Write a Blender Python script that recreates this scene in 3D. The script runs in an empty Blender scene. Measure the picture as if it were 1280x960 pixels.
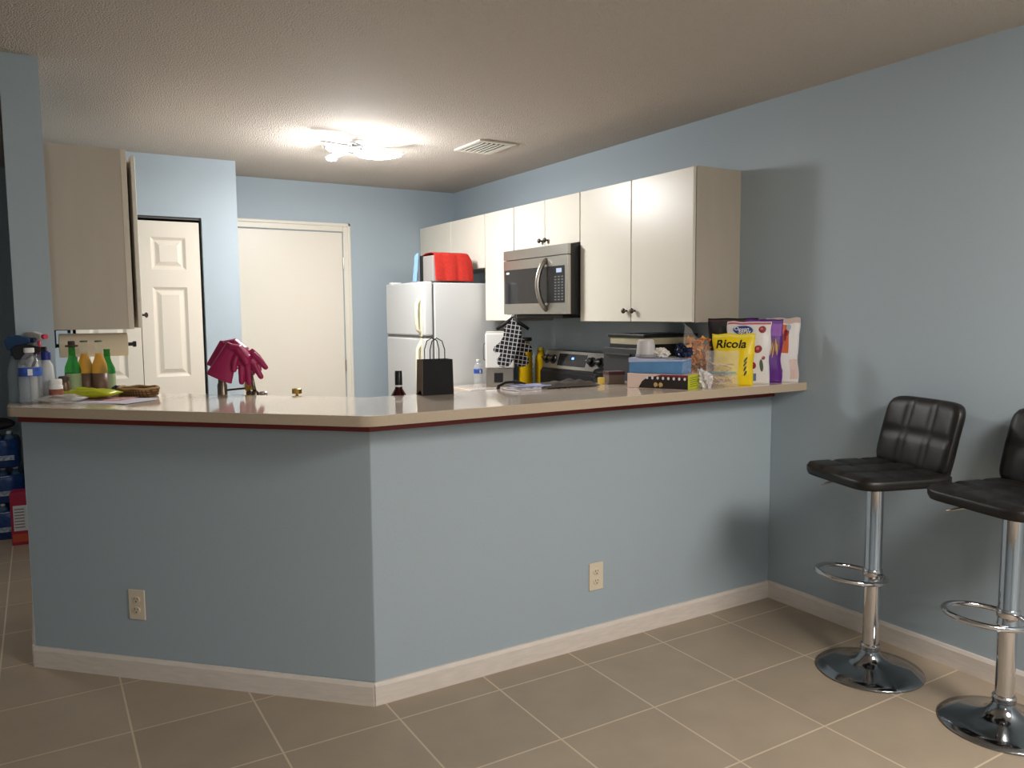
import bpy, bmesh, math, random
from mathutils import Vector, Matrix, noise
random.seed(7)
PI = math.pi
SC = bpy.context.scene
COL = SC.collection

# ------------------------------------------------------------------ materials
def lin(c):
    return tuple((v/12.92 if v <= .04045 else ((v+.055)/1.055)**2.4) for v in (x/255 for x in c))
MATS = {}
def mat(name, rgb, rough=.5, metal=0., bump=0., scale=200., var=0., vscale=8., trans=0., ior=1.45, emit=0., coat=0., alpha=1., spec=.5, stretch=None):
    if name in MATS: return MATS[name]
    m = bpy.data.materials.new(name); m.use_nodes = True
    nt = m.node_tree; N = nt.nodes; L = nt.links
    b = N['Principled BSDF']
    c = (*lin(rgb), 1)
    b.inputs['Base Color'].default_value = c
    b.inputs['Roughness'].default_value = rough
    b.inputs['Metallic'].default_value = metal
    b.inputs['Transmission Weight'].default_value = trans
    b.inputs['IOR'].default_value = ior
    b.inputs['Coat Weight'].default_value = coat
    b.inputs['Alpha'].default_value = alpha
    b.inputs['Specular IOR Level'].default_value = spec
    if emit:
        b.inputs['Emission Color'].default_value = c
        b.inputs['Emission Strength'].default_value = emit
    if bump or var:
        tc = N.new('ShaderNodeTexCoord'); src = tc.outputs['Object']
        if stretch:
            mp = N.new('ShaderNodeMapping'); mp.inputs['Scale'].default_value = stretch
            L.new(src, mp.inputs['Vector']); src = mp.outputs['Vector']
    if var:
        n = N.new('ShaderNodeTexNoise'); n.inputs['Scale'].default_value = vscale; n.inputs['Detail'].default_value = 4
        L.new(src, n.inputs['Vector'])
        r = N.new('ShaderNodeValToRGB')
        r.color_ramp.elements[0].position = .3; r.color_ramp.elements[1].position = .7
        r.color_ramp.elements[0].color = (*[max(0, x*(1-var)) for x in c[:3]], 1)
        r.color_ramp.elements[1].color = (*[min(1, x*(1+var)) for x in c[:3]], 1)
        L.new(n.outputs['Fac'], r.inputs['Fac']); L.new(r.outputs['Color'], b.inputs['Base Color'])
    if bump:
        n = N.new('ShaderNodeTexNoise'); n.inputs['Scale'].default_value = scale; n.inputs['Detail'].default_value = 3
        L.new(src, n.inputs['Vector'])
        bp = N.new('ShaderNodeBump'); bp.inputs['Strength'].default_value = bump; bp.inputs['Distance'].default_value = .003
        L.new(n.outputs['Fac'], bp.inputs['Height']); L.new(bp.outputs['Normal'], b.inputs['Normal'])
    MATS[name] = m
    return m

def grid_mat(name, a, b_, size, gap, rough=.6, rot=0, axes='XY', bump=0., var=0., off=(0, 0)):
    """square grid: colour a in the cells, b_ on the lines"""
    m = mat(name, a, rough); nt = m.node_tree; N = nt.nodes; L = nt.links; b = N['Principled BSDF']
    tc = N.new('ShaderNodeTexCoord'); sep = N.new('ShaderNodeSeparateXYZ'); cmb = N.new('ShaderNodeCombineXYZ')
    L.new(tc.outputs['Object'], sep.inputs[0])
    L.new(sep.outputs[axes[0]], cmb.inputs[0]); L.new(sep.outputs[axes[1]], cmb.inputs[1])
    mp = N.new('ShaderNodeMapping'); mp.inputs['Rotation'].default_value = (0, 0, rot)
    mp.inputs['Location'].default_value = (off[0], off[1], 0)
    L.new(cmb.outputs[0], mp.inputs[0])
    br = N.new('ShaderNodeTexBrick'); br.offset = 0; br.squash = 1
    br.inputs['Scale'].default_value = 1; br.inputs['Brick Width'].default_value = size; br.inputs['Row Height'].default_value = size
    br.inputs['Mortar Size'].default_value = gap; br.inputs['Mortar Smooth'].default_value = .1
    L.new(mp.outputs[0], br.inputs['Vector'])
    ca = (*lin(a), 1)
    br.inputs['Mortar'].default_value = (*lin(b_), 1)
    br.inputs['Color1'].default_value = (*[x*(1-var) for x in ca[:3]], 1); br.inputs['Color2'].default_value = (*[x*(1+var) for x in ca[:3]], 1)
    if var:
        n = N.new('ShaderNodeTexNoise'); n.inputs['Scale'].default_value = 5; n.inputs['Detail'].default_value = 5
        L.new(tc.outputs['Object'], n.inputs['Vector'])
        mx = N.new('ShaderNodeMixRGB'); mx.blend_type = 'OVERLAY'; mx.inputs[0].default_value = .14
        L.new(br.outputs['Color'], mx.inputs[1]); L.new(n.outputs['Fac'], mx.inputs[2])
        L.new(mx.outputs[0], b.inputs['Base Color'])
    else:
        L.new(br.outputs['Color'], b.inputs['Base Color'])
    if bump:
        bp = N.new('ShaderNodeBump'); bp.invert = True; bp.inputs['Strength'].default_value = bump; bp.inputs['Distance'].default_value = .002
        L.new(br.outputs['Fac'], bp.inputs['Height']); L.new(bp.outputs['Normal'], b.inputs['Normal'])
    return m

paint = mat('blue_wall_paint', (166, 180, 189), .6, bump=.12, scale=90)
floor_m = grid_mat('beige_floor_tile', (166, 151, 132), (206, 190, 166), .408, .0035, .42, axes='XY', bump=.3, var=.04)
base_m = mat('white_baseboard', (222, 212, 203), .5, var=.06, vscale=14, stretch=(1, 1, 6))
trim_m = mat('white_trim_paint', (222, 217, 204), .4)
door_m = mat('white_door_paint', (224, 217, 203), .38, bump=.05, scale=60)
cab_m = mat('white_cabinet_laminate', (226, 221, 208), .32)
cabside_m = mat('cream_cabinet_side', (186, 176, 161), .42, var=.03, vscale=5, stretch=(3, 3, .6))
lam_m = mat('beige_laminate', (220, 206, 190), .09, var=.05, vscale=120, coat=.3)
edge_m = mat('beige_laminate_edge', (184, 167, 145), .4, var=.04, vscale=150)
red_m = mat('maroon_trim', (122, 40, 32), .45)
steel = mat('brushed_steel', (176, 172, 164), .3, .95, var=.05, vscale=60, stretch=(1, 1, 30))
blackgl = mat('black_glass', (30, 30, 32), .08)
black = mat('black_plastic', (24, 24, 26), .35)
blackm = mat('black_matte', (20, 20, 22), .6)
chrome = mat('chrome', (205, 205, 208), .07, 1.)
darkchrome = mat('dark_chrome', (150, 154, 158), .12, 1.)
leather = mat('black_leather', (22, 19, 18), .42, bump=.15, scale=350)
fridge_m = mat('white_fridge_enamel', (200, 202, 202), .3, bump=.05, scale=250)
cream_pl = mat('cream_plastic', (226, 221, 196), .4)
gask = mat('grey_gasket', (110, 110, 108), .6)
white_pl = mat('white_plastic', (232, 231, 228), .4)
glass_c = mat('clear_plastic', (240, 244, 246), .06, trans=1., ior=1.2)
water_m = mat('bottled_water', (222, 228, 232), .05, alpha=.2)
plate_m = mat('ivory_outlet_plate', (222, 208, 186), .4)
slot_m = mat('dark_slot', (40, 32, 26), .7)
dark_in = mat('dark_closet_inside', (40, 40, 42), .9)
brass = mat('brass', (180, 150, 80), .25, .9)
bronze = mat('brushed_bronze_metal', (112, 104, 90), .3, .9)
knob_m = mat('dark_pewter', (86, 80, 74), .25, .9)

# popcorn ceiling
ceil_m = mat('popcorn_ceiling', (204, 195, 184), .85)
nt = ceil_m.node_tree; N = nt.nodes; L = nt.links
tc = N.new('ShaderNodeTexCoord')
n1 = N.new('ShaderNodeTexNoise'); n1.inputs['Scale'].default_value = 140; n1.inputs['Detail'].default_value = 5; n1.inputs['Roughness'].default_value = .65
v1 = N.new('ShaderNodeTexVoronoi'); v1.inputs['Scale'].default_value = 150
L.new(tc.outputs['Object'], n1.inputs['Vector']); L.new(tc.outputs['Object'], v1.inputs['Vector'])
ma = N.new('ShaderNodeMath'); ma.operation = 'SUBTRACT'
L.new(n1.outputs['Fac'], ma.inputs[0]); L.new(v1.outputs['Distance'], ma.inputs[1])
bp = N.new('ShaderNodeBump'); bp.inputs['Strength'].default_value = .9; bp.inputs['Distance'].default_value = .007
L.new(ma.outputs[0], bp.inputs['Height']); L.new(bp.outputs['Normal'], N['Principled BSDF'].inputs['Normal'])

# ------------------------------------------------------------------ mesh builder
class MB:
    def __init__(s): s.bm = bmesh.new(); s.mi = 0; s.M = Matrix()
    def _f(s, vs):
        try:
            f = s.bm.faces.new(vs); f.material_index = s.mi; return f
        except ValueError: return None
    def v(s, p): return s.bm.verts.new(s.M @ Vector(p))
    def box(s, x0, x1, y0, y1, z0, z1):
        V = [s.v((x, y, z)) for z in (z0, z1) for y in (y0, y1) for x in (x0, x1)]
        for q in ((0, 2, 3, 1), (4, 5, 7, 6), (0, 1, 5, 4), (2, 6, 7, 3), (0, 4, 6, 2), (1, 3, 7, 5)): s._f([V[i] for i in q])
        return s
    def prism(s, poly, z0, z1):
        a = [s.v((x, y, z0)) for x, y in poly]; b = [s.v((x, y, z1)) for x, y in poly]; n = len(poly)
        s._f(a[::-1]); s._f(b)
        for i in range(n): s._f([a[i], a[(i+1) % n], b[(i+1) % n], b[i]])
        return s
    def prism_y(s, poly, y0, y1):   # poly in x,z
        a = [s.v((x, y0, z)) for x, z in poly]; b = [s.v((x, y1, z)) for x, z in poly]; n = len(poly)
        s._f(a); s._f(b[::-1])
        for i in range(n): s._f([a[(i+1) % n], a[i], b[i], b[(i+1) % n]])
        return s
    def rings(s, R, cap=True, closed=False):
        rows = [[s.v(p) for p in r] for r in R]; n = len(rows[0])
        m = len(rows)
        for i in range(m if closed else m-1):
            A, B = rows[i], rows[(i+1) % m]
            for j in range(n): s._f([A[j], A[(j+1) % n], B[(j+1) % n], B[j]])
        if cap and not closed: s._f(rows[0][::-1]); s._f(rows[-1])
        return s
    def lathe(s, prof, c=(0, 0, 0), seg=32, cap=True, sx=1, sy=1):
        R = [[(c[0]+sx*r*math.cos(2*PI*k/seg), c[1]+sy*r*math.sin(2*PI*k/seg), c[2]+z) for k in range(seg)] for r, z in prof]
        return s.rings(R, cap)
    def tube(s, pts, r, seg=10, closed=False, flat=1.):
        pts = [Vector(p) for p in pts]; n = len(pts); R = []; up = None
        for i, p in enumerate(pts):
            a = pts[(i-1) % n] if (closed or i > 0) else p; b = pts[(i+1) % n] if (closed or i < n-1) else p
            t = (b-a).normalized()
            if up is None:
                up = Vector((0, 0, 1)) if abs(t.z) < .9 else Vector((1, 0, 0))
            x = t.cross(up)
            if x.length < 1e-5: x = t.orthogonal()
            x.normalize(); y = x.cross(t).normalized(); up = y
            rr = r[i] if isinstance(r, (list, tuple)) else r
            R.append([p + x*rr*math.cos(2*PI*k/seg) + y*rr*flat*math.sin(2*PI*k/seg) for k in range(seg)])
        return s.rings(R, True, closed)
    def cyl(s, a, b, r, seg=20): return s.tube([a, b], r, seg)
    def ball(s, c, r, sx=1, sy=1, sz=1, seg=16):
        m = seg//2
        R = [[(c[0]+sx*r*math.sin(PI*i/m)*math.cos(2*PI*k/seg), c[1]+sy*r*math.sin(PI*i/m)*math.sin(2*PI*k/seg), c[2]-sz*r*math.cos(PI*i/m)) for k in range(seg)] for i in [.08]+list(range(1, m))+[m-.08]]
        return s.rings(R)
    def build(s, name, mats, parent=None, bevel=0, smooth=False, seg=2, sub=0):
        bmesh.ops.recalc_face_normals(s.bm, faces=s.bm.faces)
        me = bpy.data.meshes.new(name); s.bm.to_mesh(me); s.bm.free()
        for m in (mats if isinstance(mats, (list, tuple)) else [mats]): me.materials.append(m)
        o = bpy.data.objects.new(name, me); COL.objects.link(o)
        if parent: o.parent = parent
        if smooth:
            for p in me.polygons: p.use_smooth = True
        if bevel:
            b = o.modifiers.new('bevel', 'BEVEL'); b.width = bevel; b.segments = seg; b.limit_method = 'ANGLE'; b.angle_limit = math.radians(40)
            b.harden_normals = False
            for p in me.polygons: p.use_smooth = True
            w = o.modifiers.new('wn', 'WEIGHTED_NORMAL'); w.keep_sharp = True
        elif smooth == 'auto':
            me.set_sharp_from_angle(angle=math.radians(35))
        if sub:
            q = o.modifiers.new('sub', 'SUBSURF'); q.levels = sub; q.render_levels = sub
        return o
def remesh(o, vox, it=6, fac=.5):
    r = o.modifiers.new('rm', 'REMESH'); r.mode = 'VOXEL'; r.voxel_size = vox; r.use_smooth_shade = True
    c = o.modifiers.new('sm', 'SMOOTH'); c.iterations = it; c.factor = fac
    return o

def tag(o, label, cat, group=None, kind=None):
    o['label'] = label; o['category'] = cat
    if group: o['group'] = group
    if kind: o['kind'] = kind
    return o
def thing(name, label, cat, loc=(0, 0, 0), rz=0., group=None):
    o = bpy.data.objects.new(name, None); COL.objects.link(o)
    o.location = loc; o.rotation_euler = (0, 0, rz); o.empty_display_size = .05
    return tag(o, label, cat, group)
def dup(root, loc, rz, label, group=None):
    r = root.copy(); COL.objects.link(r); r.location = loc; r.rotation_euler = (0, 0, rz)
    r['label'] = label
    if group: r['group'] = group
    def rec(src, dst):
        for ch in list(src.children):
            c = ch.copy(); COL.objects.link(c); c.parent = dst; rec(ch, c)
    rec(root, r)
    return r
def struct(name, mb, m, bevel=0, parent=None, smooth=False):
    o = mb.build(name, m, parent, bevel=bevel, smooth=smooth)
    if not parent: o['kind'] = 'structure'
    return o
def text_verts(s, size, fat=0.):
    cu = bpy.data.curves.new('t', 'FONT'); cu.body = s; cu.size = size; cu.align_x = 'CENTER'; cu.align_y = 'CENTER'; cu.resolution_u = 3; cu.offset = fat
    o = bpy.data.objects.new('t', cu); COL.objects.link(o)
    dg = bpy.context.evaluated_depsgraph_get(); me = bpy.data.meshes.new_from_object(o.evaluated_get(dg))
    V = [tuple(v.co) for v in me.vertices]; F = [tuple(p.vertices) for p in me.polygons]
    bpy.data.objects.remove(o); bpy.data.curves.remove(cu); bpy.data.meshes.remove(me)
    return V, F
def B(*a): return MB().box(*a)

# ------------------------------------------------------------------ dimensions (metres)
XR, XL, YB, YC, ZC = 2.043, -.966, 3.545, 2.98, 2.432
ZT = 1.09                                   # bar top
# ------------------------------------------------------------------ setting
struct('floor', B(-3.2, 2.2, -5.2, 4.2, -.06, 0), floor_m)
struct('ceiling', B(-3.2, 2.2, -5.2, 4.2, ZC, ZC+.06), ceil_m)
struct('wall_right', B(XR, XR+.12, -5.2, YB+.1, 0, ZC), paint)
struct('wall_back', B(.15, XR, YB, YB+.12, 0, ZC), paint)
mb = MB()                                   # closet front wall with its door opening, and its return
mb.box(-.075, .15, YC, YC+.1, 0, ZC); mb.box(XL, -.84, YC, YC+.1, 0, ZC); mb.box(-.84, -.075, YC, YC+.1, 2.05, ZC)
mb.box(.05, .15, YC+.1, YB+.12, 0, ZC)
struct('wall_closet', mb, paint)
struct('wall_closet_inside', B(XL, .05, YC+.5, YC+.55, 0, ZC), dark_in)
struct('wall_left', B(-1.097, XL, 1.182, 4.0, 0, ZC), paint)
struct('wall_hall_end', B(-2.6, -1.097, 3.95, 4.05, 0, ZC), paint)
struct('wall_hall_side', B(-2.7, -2.6, 1.0, 4.05, 0, ZC), paint)
struct('wall_front_left', B(-3.2, -3.1, -5.2, 1.1, 0, ZC), paint)
struct('wall_hall_front', B(-3.2, -2.0, 1.0, 1.1, 0, ZC), paint)
struct('wall_front', B(-3.2, 2.2, -5.2, -5.1, 0, ZC), paint)
# pony wall under the bar: straight leg + 45 degree leg
a, c, th = (-.033, .143), (-1.097, 1.182), .12
q = th*math.tan(math.radians(22.5))
poly = [(XR, .143), (XR, .143+th), (a[0]+q, .143+th), (XL, XL*-1.0+.143-.033+th*math.sqrt(2)-.008), (XL, 1.182), c, a]
struct('wall_pony', MB().prism(poly[::-1], 0, 1.035), paint, bevel=.004)
# baseboards
def skirt(name, p0, p1, nrm, h=.085, t=.013):
    d = Vector((p1[0]-p0[0], p1[1]-p0[1], 0)); n = Vector((*nrm, 0))
    m = MB(); ln = d.length; d.normalize()
    M = Matrix((( d.x, n.x, 0, p0[0]), (d.y, n.y, 0, p0[1]), (0, 0, 1, 0), (0, 0, 0, 1)))
    m.M = M
    prof = [(0, 0), (t, 0), (t, h-.014), (t*.55, h), (0, h)]
    R = [[(x, y, z) for y, z in prof] for x in (0, ln)]
    m.rings(R)
    return struct(name, m, base_m)
s2 = math.sqrt(.5)
skirt('baseboard_pony_right', (a[0]-.006, .143), (XR-.013, .143), (0, -1))
skirt('baseboard_pony_left', (c[0], c[1]), (a[0]-.004, a[1]-.004), (-.699, -.716))
skirt('baseboard_right', (XR, .143), (XR, -5.1), (-1, 0))
skirt('baseboard_hall', (-1.097, 3.9), (-1.097, 1.19), (-1, 0))
# maroon strip below the bar top
mb = MB()
o_ = .016
poly = [(XR-.002, .143), (XR-.002, .143-o_), (a[0]-.007, .143-o_), (c[0]-.012, c[1]-.012), (c[0], c[1]), a]
mb.prism(poly, 1.008, 1.053)
struct('trim_1', mb, red_m, bevel=.003)
# bar top (a thing: laminate slab)
def rounded(poly, rr, n=6):
    out = []
    for i, p in enumerate(poly):
        r = rr[i]; p = Vector(p)
        if not r: out.append(tuple(p)); continue
        A = (Vector(poly[i-1])-p).normalized(); Bv = (Vector(poly[(i+1) % len(poly)])-p).normalized()
        ang = A.angle(Bv); d = r/math.tan(ang/2)
        cen = p + (A+Bv).normalized()*(r/math.sin(ang/2))
        s0 = p+A*d-cen; s1 = p+Bv*d-cen
        a0 = math.atan2(s0.y, s0.x); a1 = math.atan2(s1.y, s1.x); da = (a1-a0+PI) % (2*PI)-PI
        for k in range(n+1): t = a0+da*k/n; out.append((cen.x+r*math.cos(t), cen.y+r*math.sin(t)))
    return out
YF, YR = -.06, .50
SF, SR = -.172, .60                          # x+y of the diagonal leg's edges
poly = [(XR-.001, YF), (SF-YF, YF), (-1.135, SF+1.135), (-1.135, 1.181), (XL+.001, 1.181), (XL+.001, SR-XL-.001), (SR-YR, YR), (XR-.001, YR)]
bar = thing('bar_countertop', 'raised beige laminate bar top bending across the pony wall', 'countertop', (0, 0, 0))
pr = rounded(poly, [0, .10, .05, .012, 0, 0, .03, 0])
mb = MB()
top = [mb.v((x, y, ZT)) for x, y in pr]; bot = [mb.v((x, y, ZT-.037)) for x, y in pr]
mb.mi = 0; mb._f(top); mb._f(bot[::-1]); mb.mi = 1
n = len(pr)
for i in range(n): mb._f([top[i], top[(i+1) % n], bot[(i+1) % n], bot[i]])
mb.build('slab', [lam_m, edge_m], bar, bevel=.002)

# ------------------------------------------------------------------ doors
def panel_leaf(x0, x1, y, panels):
    """raised-panel leaf facing -y: stiles, and for every panel a sloped recess with a raised field"""
    m = MB(); zt = 2.02
    xs = sorted({x0, x1, panels[0][0], panels[0][1]}); zs = sorted({.01, zt, *[z for p in panels for z in p[2:]]})
    holes = {(p[0], p[2]) for p in panels}
    for i in range(len(xs)-1):
        for j in range(len(zs)-1):
            X0, X1, Z0, Z1 = xs[i], xs[i+1], zs[j], zs[j+1]
            if (X0, Z0) in holes:
                rings = []
                for ins, dep in ((0, 0), (.018, .012), (.026, .012), (.05, .002), (.05, .002)):
                    rings.append([(X0+ins, y+dep, Z0+ins), (X1-ins, y+dep, Z0+ins), (X1-ins, y+dep, Z1-ins), (X0+ins, y+dep, Z1-ins)])
                m.rings(rings[:4], cap=False); m._f([m.v(p) for p in rings[3]])
            else: m._f([m.v(p) for p in ((X0, y, Z0), (X1, y, Z0), (X1, y, Z1), (X0, y, Z1))])
    m.box(x0, x1, y+.0005+.014, y+.035, .01, zt)
    m._f([m.v(p) for p in ((x0, y, .01), (x0, y, zt), (x0, y+.015, zt), (x0, y+.015, .01))]); m._f([m.v(p) for p in ((x1, y, .01), (x1, y, zt), (x1, y+.015, zt), (x1, y+.015, .01))])
    return m
d1 = thing('door_1', 'white six-panel bifold closet door behind the faucet', 'door', (0, 0, 0)); d1['kind'] = 'structure'
for x0, x1 in ((-.455, -.092), (-.822, -.459)):
    w = x1-x0
    ps = [(x0+.072, x1-.085, z0, z1) for z0, z1 in ((.22, .90), (1.03, 1.605), (1.715, 1.92))]
    panel_leaf(x0, x1, YC+.015, ps).build('door_leaf', door_m, d1)
B(-.838, -.077, YC+.02, YC+.05, 2.036, 2.05).build('track', mat('dark_grey_track', (90, 88, 86), .5, .5), d1)
# slab door on the back wall
d2 = thing('door_2', 'plain white slab door in a white frame on the back wall', 'door', (0, 0, 0)); d2['kind'] = 'structure'
B(.245, 1.054, YB-.012, YB-.001, .012, 2.056).build('door_panel', door_m, d2, bevel=.002)
for z in (1.82, 1.02, .25): MB().cyl((1.059, YB-.016, z-.045), (1.059, YB-.016, z+.045), .006, 10).build('hinge', steel, d2)
MB().ball((.30, YB-.06, .95), .027).build('door_knob', brass, d2, smooth=True)
def casing(prof_w=.066):
    m = MB()
    for x0, x1, z0, z1 in ((1.062, 1.062+.058, 0, 2.064+.062), (.20, 1.062, 2.064, 2.064+.062), (.17, .237, 0, 2.126)):
        m.box(x0, x1, YB-.018, YB, z0, z1)
    for x0, x1, z0, z1 in ((1.098, 1.122, 0, 2.13), (.17, 1.122, 2.104, 2.13)): m.box(x0, x1, YB-.026, YB, z0, z1)
    return m
struct('trim_2', casing(), trim_m, bevel=.006)

# ------------------------------------------------------------------ cabinets
def knob(x, y, z, parent):              # knob pointing to local -x
    m = MB(); m.M = Matrix.Translation((x, y, z)) @ Matrix.Rotation(-PI/2, 4, 'Y')
    m.lathe([(.006, 0), (.005, .012), (.013, .018), (.015, .024), (.011, .03), (.003, .032)], seg=16)
    return m.build('knob', knob_m, parent, smooth=True)
def wall_cab(label, y0, y1, z0, z1, splits, knobs, xf=XR-.32, group='white cabinets along the right wall'):
    t = thing('wall_cabinet', label, 'cabinet', (0, 0, z0), 0, group)
    h = z1-z0
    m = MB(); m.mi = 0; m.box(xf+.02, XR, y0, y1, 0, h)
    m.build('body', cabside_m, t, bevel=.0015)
    ys = [y0]+splits+[y1]
    for i in range(len(ys)-1):
        d = B(xf, xf+.018, ys[i]+.003, ys[i+1]-.002, .002, h-.004).build('door', cab_m, t, bevel=.003)
        for ky, kz in knobs:
            if ys[i] < ky < ys[i+1]: knob(xf, ky, kz-z0, d)
    return t
wall_cab('tall double white wall cabinet nearest the bar, right of the microwave', .367, 1.298, 1.37, 2.125, [.835], [(.80, 1.43), (.87, 1.43)])
wall_cab('short white cabinet directly above the microwave', 1.302, 2.045, 1.832, 2.125, [1.672], [(1.64, 1.872), (1.704, 1.872)])
wall_cab('narrow tall single-door white cabinet left of the microwave', 2.049, 2.442, 1.37, 2.125, [], [])
wall_cab('white two-door cabinet above the fridge in the corner', 2.446, 3.54, 1.743, 2.125, [2.975], [])
# left cabinet, door ajar
lc = thing('wall_cabinet', 'cream wall cabinet on the left with its door ajar, over the paper towel', 'cabinet', (0, 0, 1.364))
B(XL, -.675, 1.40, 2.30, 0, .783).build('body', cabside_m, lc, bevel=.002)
B(-.675, -.651, 1.40, 2.30, 0, .783).build('face_frame', mat('cream_face_frame', (214, 203, 186), .4), lc, bevel=.002)
m = MB(); m.M = Matrix.Translation((-.648, 1.85, 0)) @ Matrix.Rotation(math.radians(1.9), 4, 'Z')
m.box(0, .018, -.437, 0, .004, .762)
dr = m.build('door', cab_m, lc, bevel=.003)
m = MB(); m.M = Matrix.Translation((-.617, 1.455, .062)) @ Matrix.Rotation(PI/2, 4, 'Y')
m.lathe([(.005, 0), (.005, .014), (.012, .02), (.013, .025), (.008, .03)], seg=14); m.build('knob', knob_m, dr, smooth=True)
B(-.648, -.63, 1.856, 2.295, .004, .775).build('door', cab_m, lc, bevel=.003)

# base cabinets + worktops
def base_cab(label, y0, y1, doors):
    t = thing('base_cabinet', label, 'cabinet', (0, 0, 0), 0, 'white base cabinets')
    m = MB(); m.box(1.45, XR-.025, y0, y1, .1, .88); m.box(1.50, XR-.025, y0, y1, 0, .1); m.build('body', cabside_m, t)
    w = (y1-y0)/doors
    for i in range(doors):
        d = B(1.43, 1.449, y0+i*w+.003, y0+(i+1)*w-.003, .11, .70).build('door', cab_m, t, bevel=.003); knob(1.43, y0+i*w+.05, .64, d)
        d = B(1.43, 1.449, y0+i*w+.003, y0+(i+1)*w-.003, .71, .875).build('drawer', cab_m, t, bevel=.003); knob(1.43, y0+(i+.5)*w, .79, d)
    return t
base_cab('white base cabinet between the range and the bar wall', .27, 1.30, 2)
base_cab('narrow white base cabinet between the range and the fridge', 2.05, 2.44, 1)
tag(B(1.41, XR, 2.048, 2.442, .882, .92).build('countertop', lam_m, bevel=.004), 'small beige counter under the white canister, left of the range', 'countertop')
wt = [(XR, .265), (XR, 1.298), (1.41, 1.298), (1.41, .89), (.33, .89), (-.52, 1.74), (XL, 1.74), (XL, 1.245), (.02, .265)]
tag(MB().prism(wt, .882, .92).build('countertop', lam_m, bevel=.004), 'lower beige kitchen worktop behind the raised bar', 'countertop')
sk = thing('base_cabinet', 'white sink base cabinet behind the pony wall', 'cabinet', (0, 0, 0))
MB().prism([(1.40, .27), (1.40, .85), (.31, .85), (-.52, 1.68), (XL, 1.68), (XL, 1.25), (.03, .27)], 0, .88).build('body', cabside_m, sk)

# ------------------------------------------------------------------ microwave
mw = thing('microwave', 'stainless over-the-range microwave hung between white cabinets', 'microwave', (0, 0, 0))
Y0, Y1, Z0, Z1, XF = 1.304, 2.043, 1.412, 1.826, 1.662
B(XF+.002, XR, Y0, Y1, Z0, Z1).build('body', black, mw, bevel=.003)
B(XF-.022, XF+.002, Y0+.002, Y1, Z1-.062, Z1).build('vent_panel', steel, mw, bevel=.003)
dr = B(XF-.022, XF+.002, Y0+.002, Y1, Z0+.002, Z1-.065).build('door', steel, mw, bevel=.003)
B(XF-.0245, XF-.0225, 1.52, Y1-.02, Z0+.07, Z1-.125).build('window', blackgl, dr, bevel=.006)
B(XF-.0245, XF-.0225, Y0+.035, 1.515, Z0+.07, Z1-.125).build('control_panel', black, mw, bevel=.003)
m = MB()
for r in range(9):
    for k in range(3): m.box(XF-.0255, XF-.0245, 1.348+k*.036, 1.368+k*.036, Z0+.085+r*.017, Z0+.092+r*.017)
m.build('keypad', mat('grey_key_print', (112, 116, 116), .6), mw)
B(XF-.0255, XF-.0245, 1.365, 1.42, Z1-.165, Z1-.14).build('display', mat('pale_lcd', (150, 165, 190), .3, emit=.5), mw)
B(XF-.0255, XF-.0245, 1.965, 2.0, Z1-.152, Z1-.140).build('sticker', white_pl, mw)
pts = [(XF-.022-.062*math.sin(PI*t)**.7 if 0 < t < 1 else XF-.018, 1.535, Z0+.03+t*.30) for t in [i/16 for i in range(17)]]
MB().tube(pts, .014, 12, flat=1.2).build('handle', steel, mw, smooth=True)
m = MB(); m.box(1.70, 1.98, 1.45, 1.98, Z0-.022, Z0); m.build('grease_filter', mat('dark_grey_metal', (74, 74, 72), .5, .6), mw, bevel=.004)

# ------------------------------------------------------------------ range
rg = thing('range', 'stainless electric range with black cooktop against the right wall', 'stove', (0, 0, 0))
B(1.40, 2.02, 1.305, 2.04, .06, .905).build('body', steel, rg, bevel=.004)
B(1.385, 2.02, 1.303, 2.042, .905, .922).build('cooktop', blackgl, rg, bevel=.004)
od = B(1.375, 1.40, 1.31, 2.035, .26, .86).build('oven_door', steel, rg, bevel=.004)
B(1.372, 1.375, 1.40, 1.945, .42, .72).build('window', blackgl, od)
MB().tube([(1.378, 1.36, .80), (1.33, 1.37, .80), (1.33, 1.975, .80), (1.378, 1.985, .80)], .011, 12).build('handle', steel, od, smooth=True)
B(1.378, 1.40, 1.31, 2.035, .08, .25).build('drawer', steel, rg, bevel=.004)
for x in (1.55, 1.83):
    for y, r in ((1.49, .10), (1.86, .085)):
        m = MB(); m.lathe([(r-.003, .9215), (r-.003, .923), (r, .923), (r, .9215)], (x, y, 0), 36, cap=False); m.build('burner', mat('grey_burner_ring', (90, 90, 92), .4), rg)
bg = MB(); prof = [(1.925, .923), (2.02, .923), (2.02, 1.172), (1.985, 1.172), (1.945, 1.05), (1.925, 1.03)]
bg.prism_y(prof, 1.303, 2.042); bg.build('backguard', black, rg, bevel=.003)
fd = Vector((.04, 0, .122)).normalized(); fn = Vector((-fd.z, 0, fd.x))
def onface(y, t, off=0.): return Vector((1.945, y, 1.05))+fd*t+fn*off
def facebox(y0, y1, t0, t1, o0, o1):
    m = MB(); V = [m.v(onface(y, t, o)) for o in (o0, o1) for t in (t0, t1) for y in (y0, y1)]
    for q_ in ((0, 2, 3, 1), (4, 5, 7, 6), (0, 1, 5, 4), (2, 6, 7, 3), (0, 4, 6, 2), (1, 3, 7, 5)): m._f([V[i] for i in q_])
    return m
facebox(1.325, 2.036, .0, .124, .0, .008).build('control_fascia', steel, rg, bevel=.002)
cp = facebox(1.555, 1.865, .022, .104, .008, .010).build('display', blackgl, rg)
facebox(1.69, 1.715, .068, .082, .010, .0105).build('clock', mat('blue_clock_light', (90, 140, 255), .4, emit=4), rg)
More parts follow.
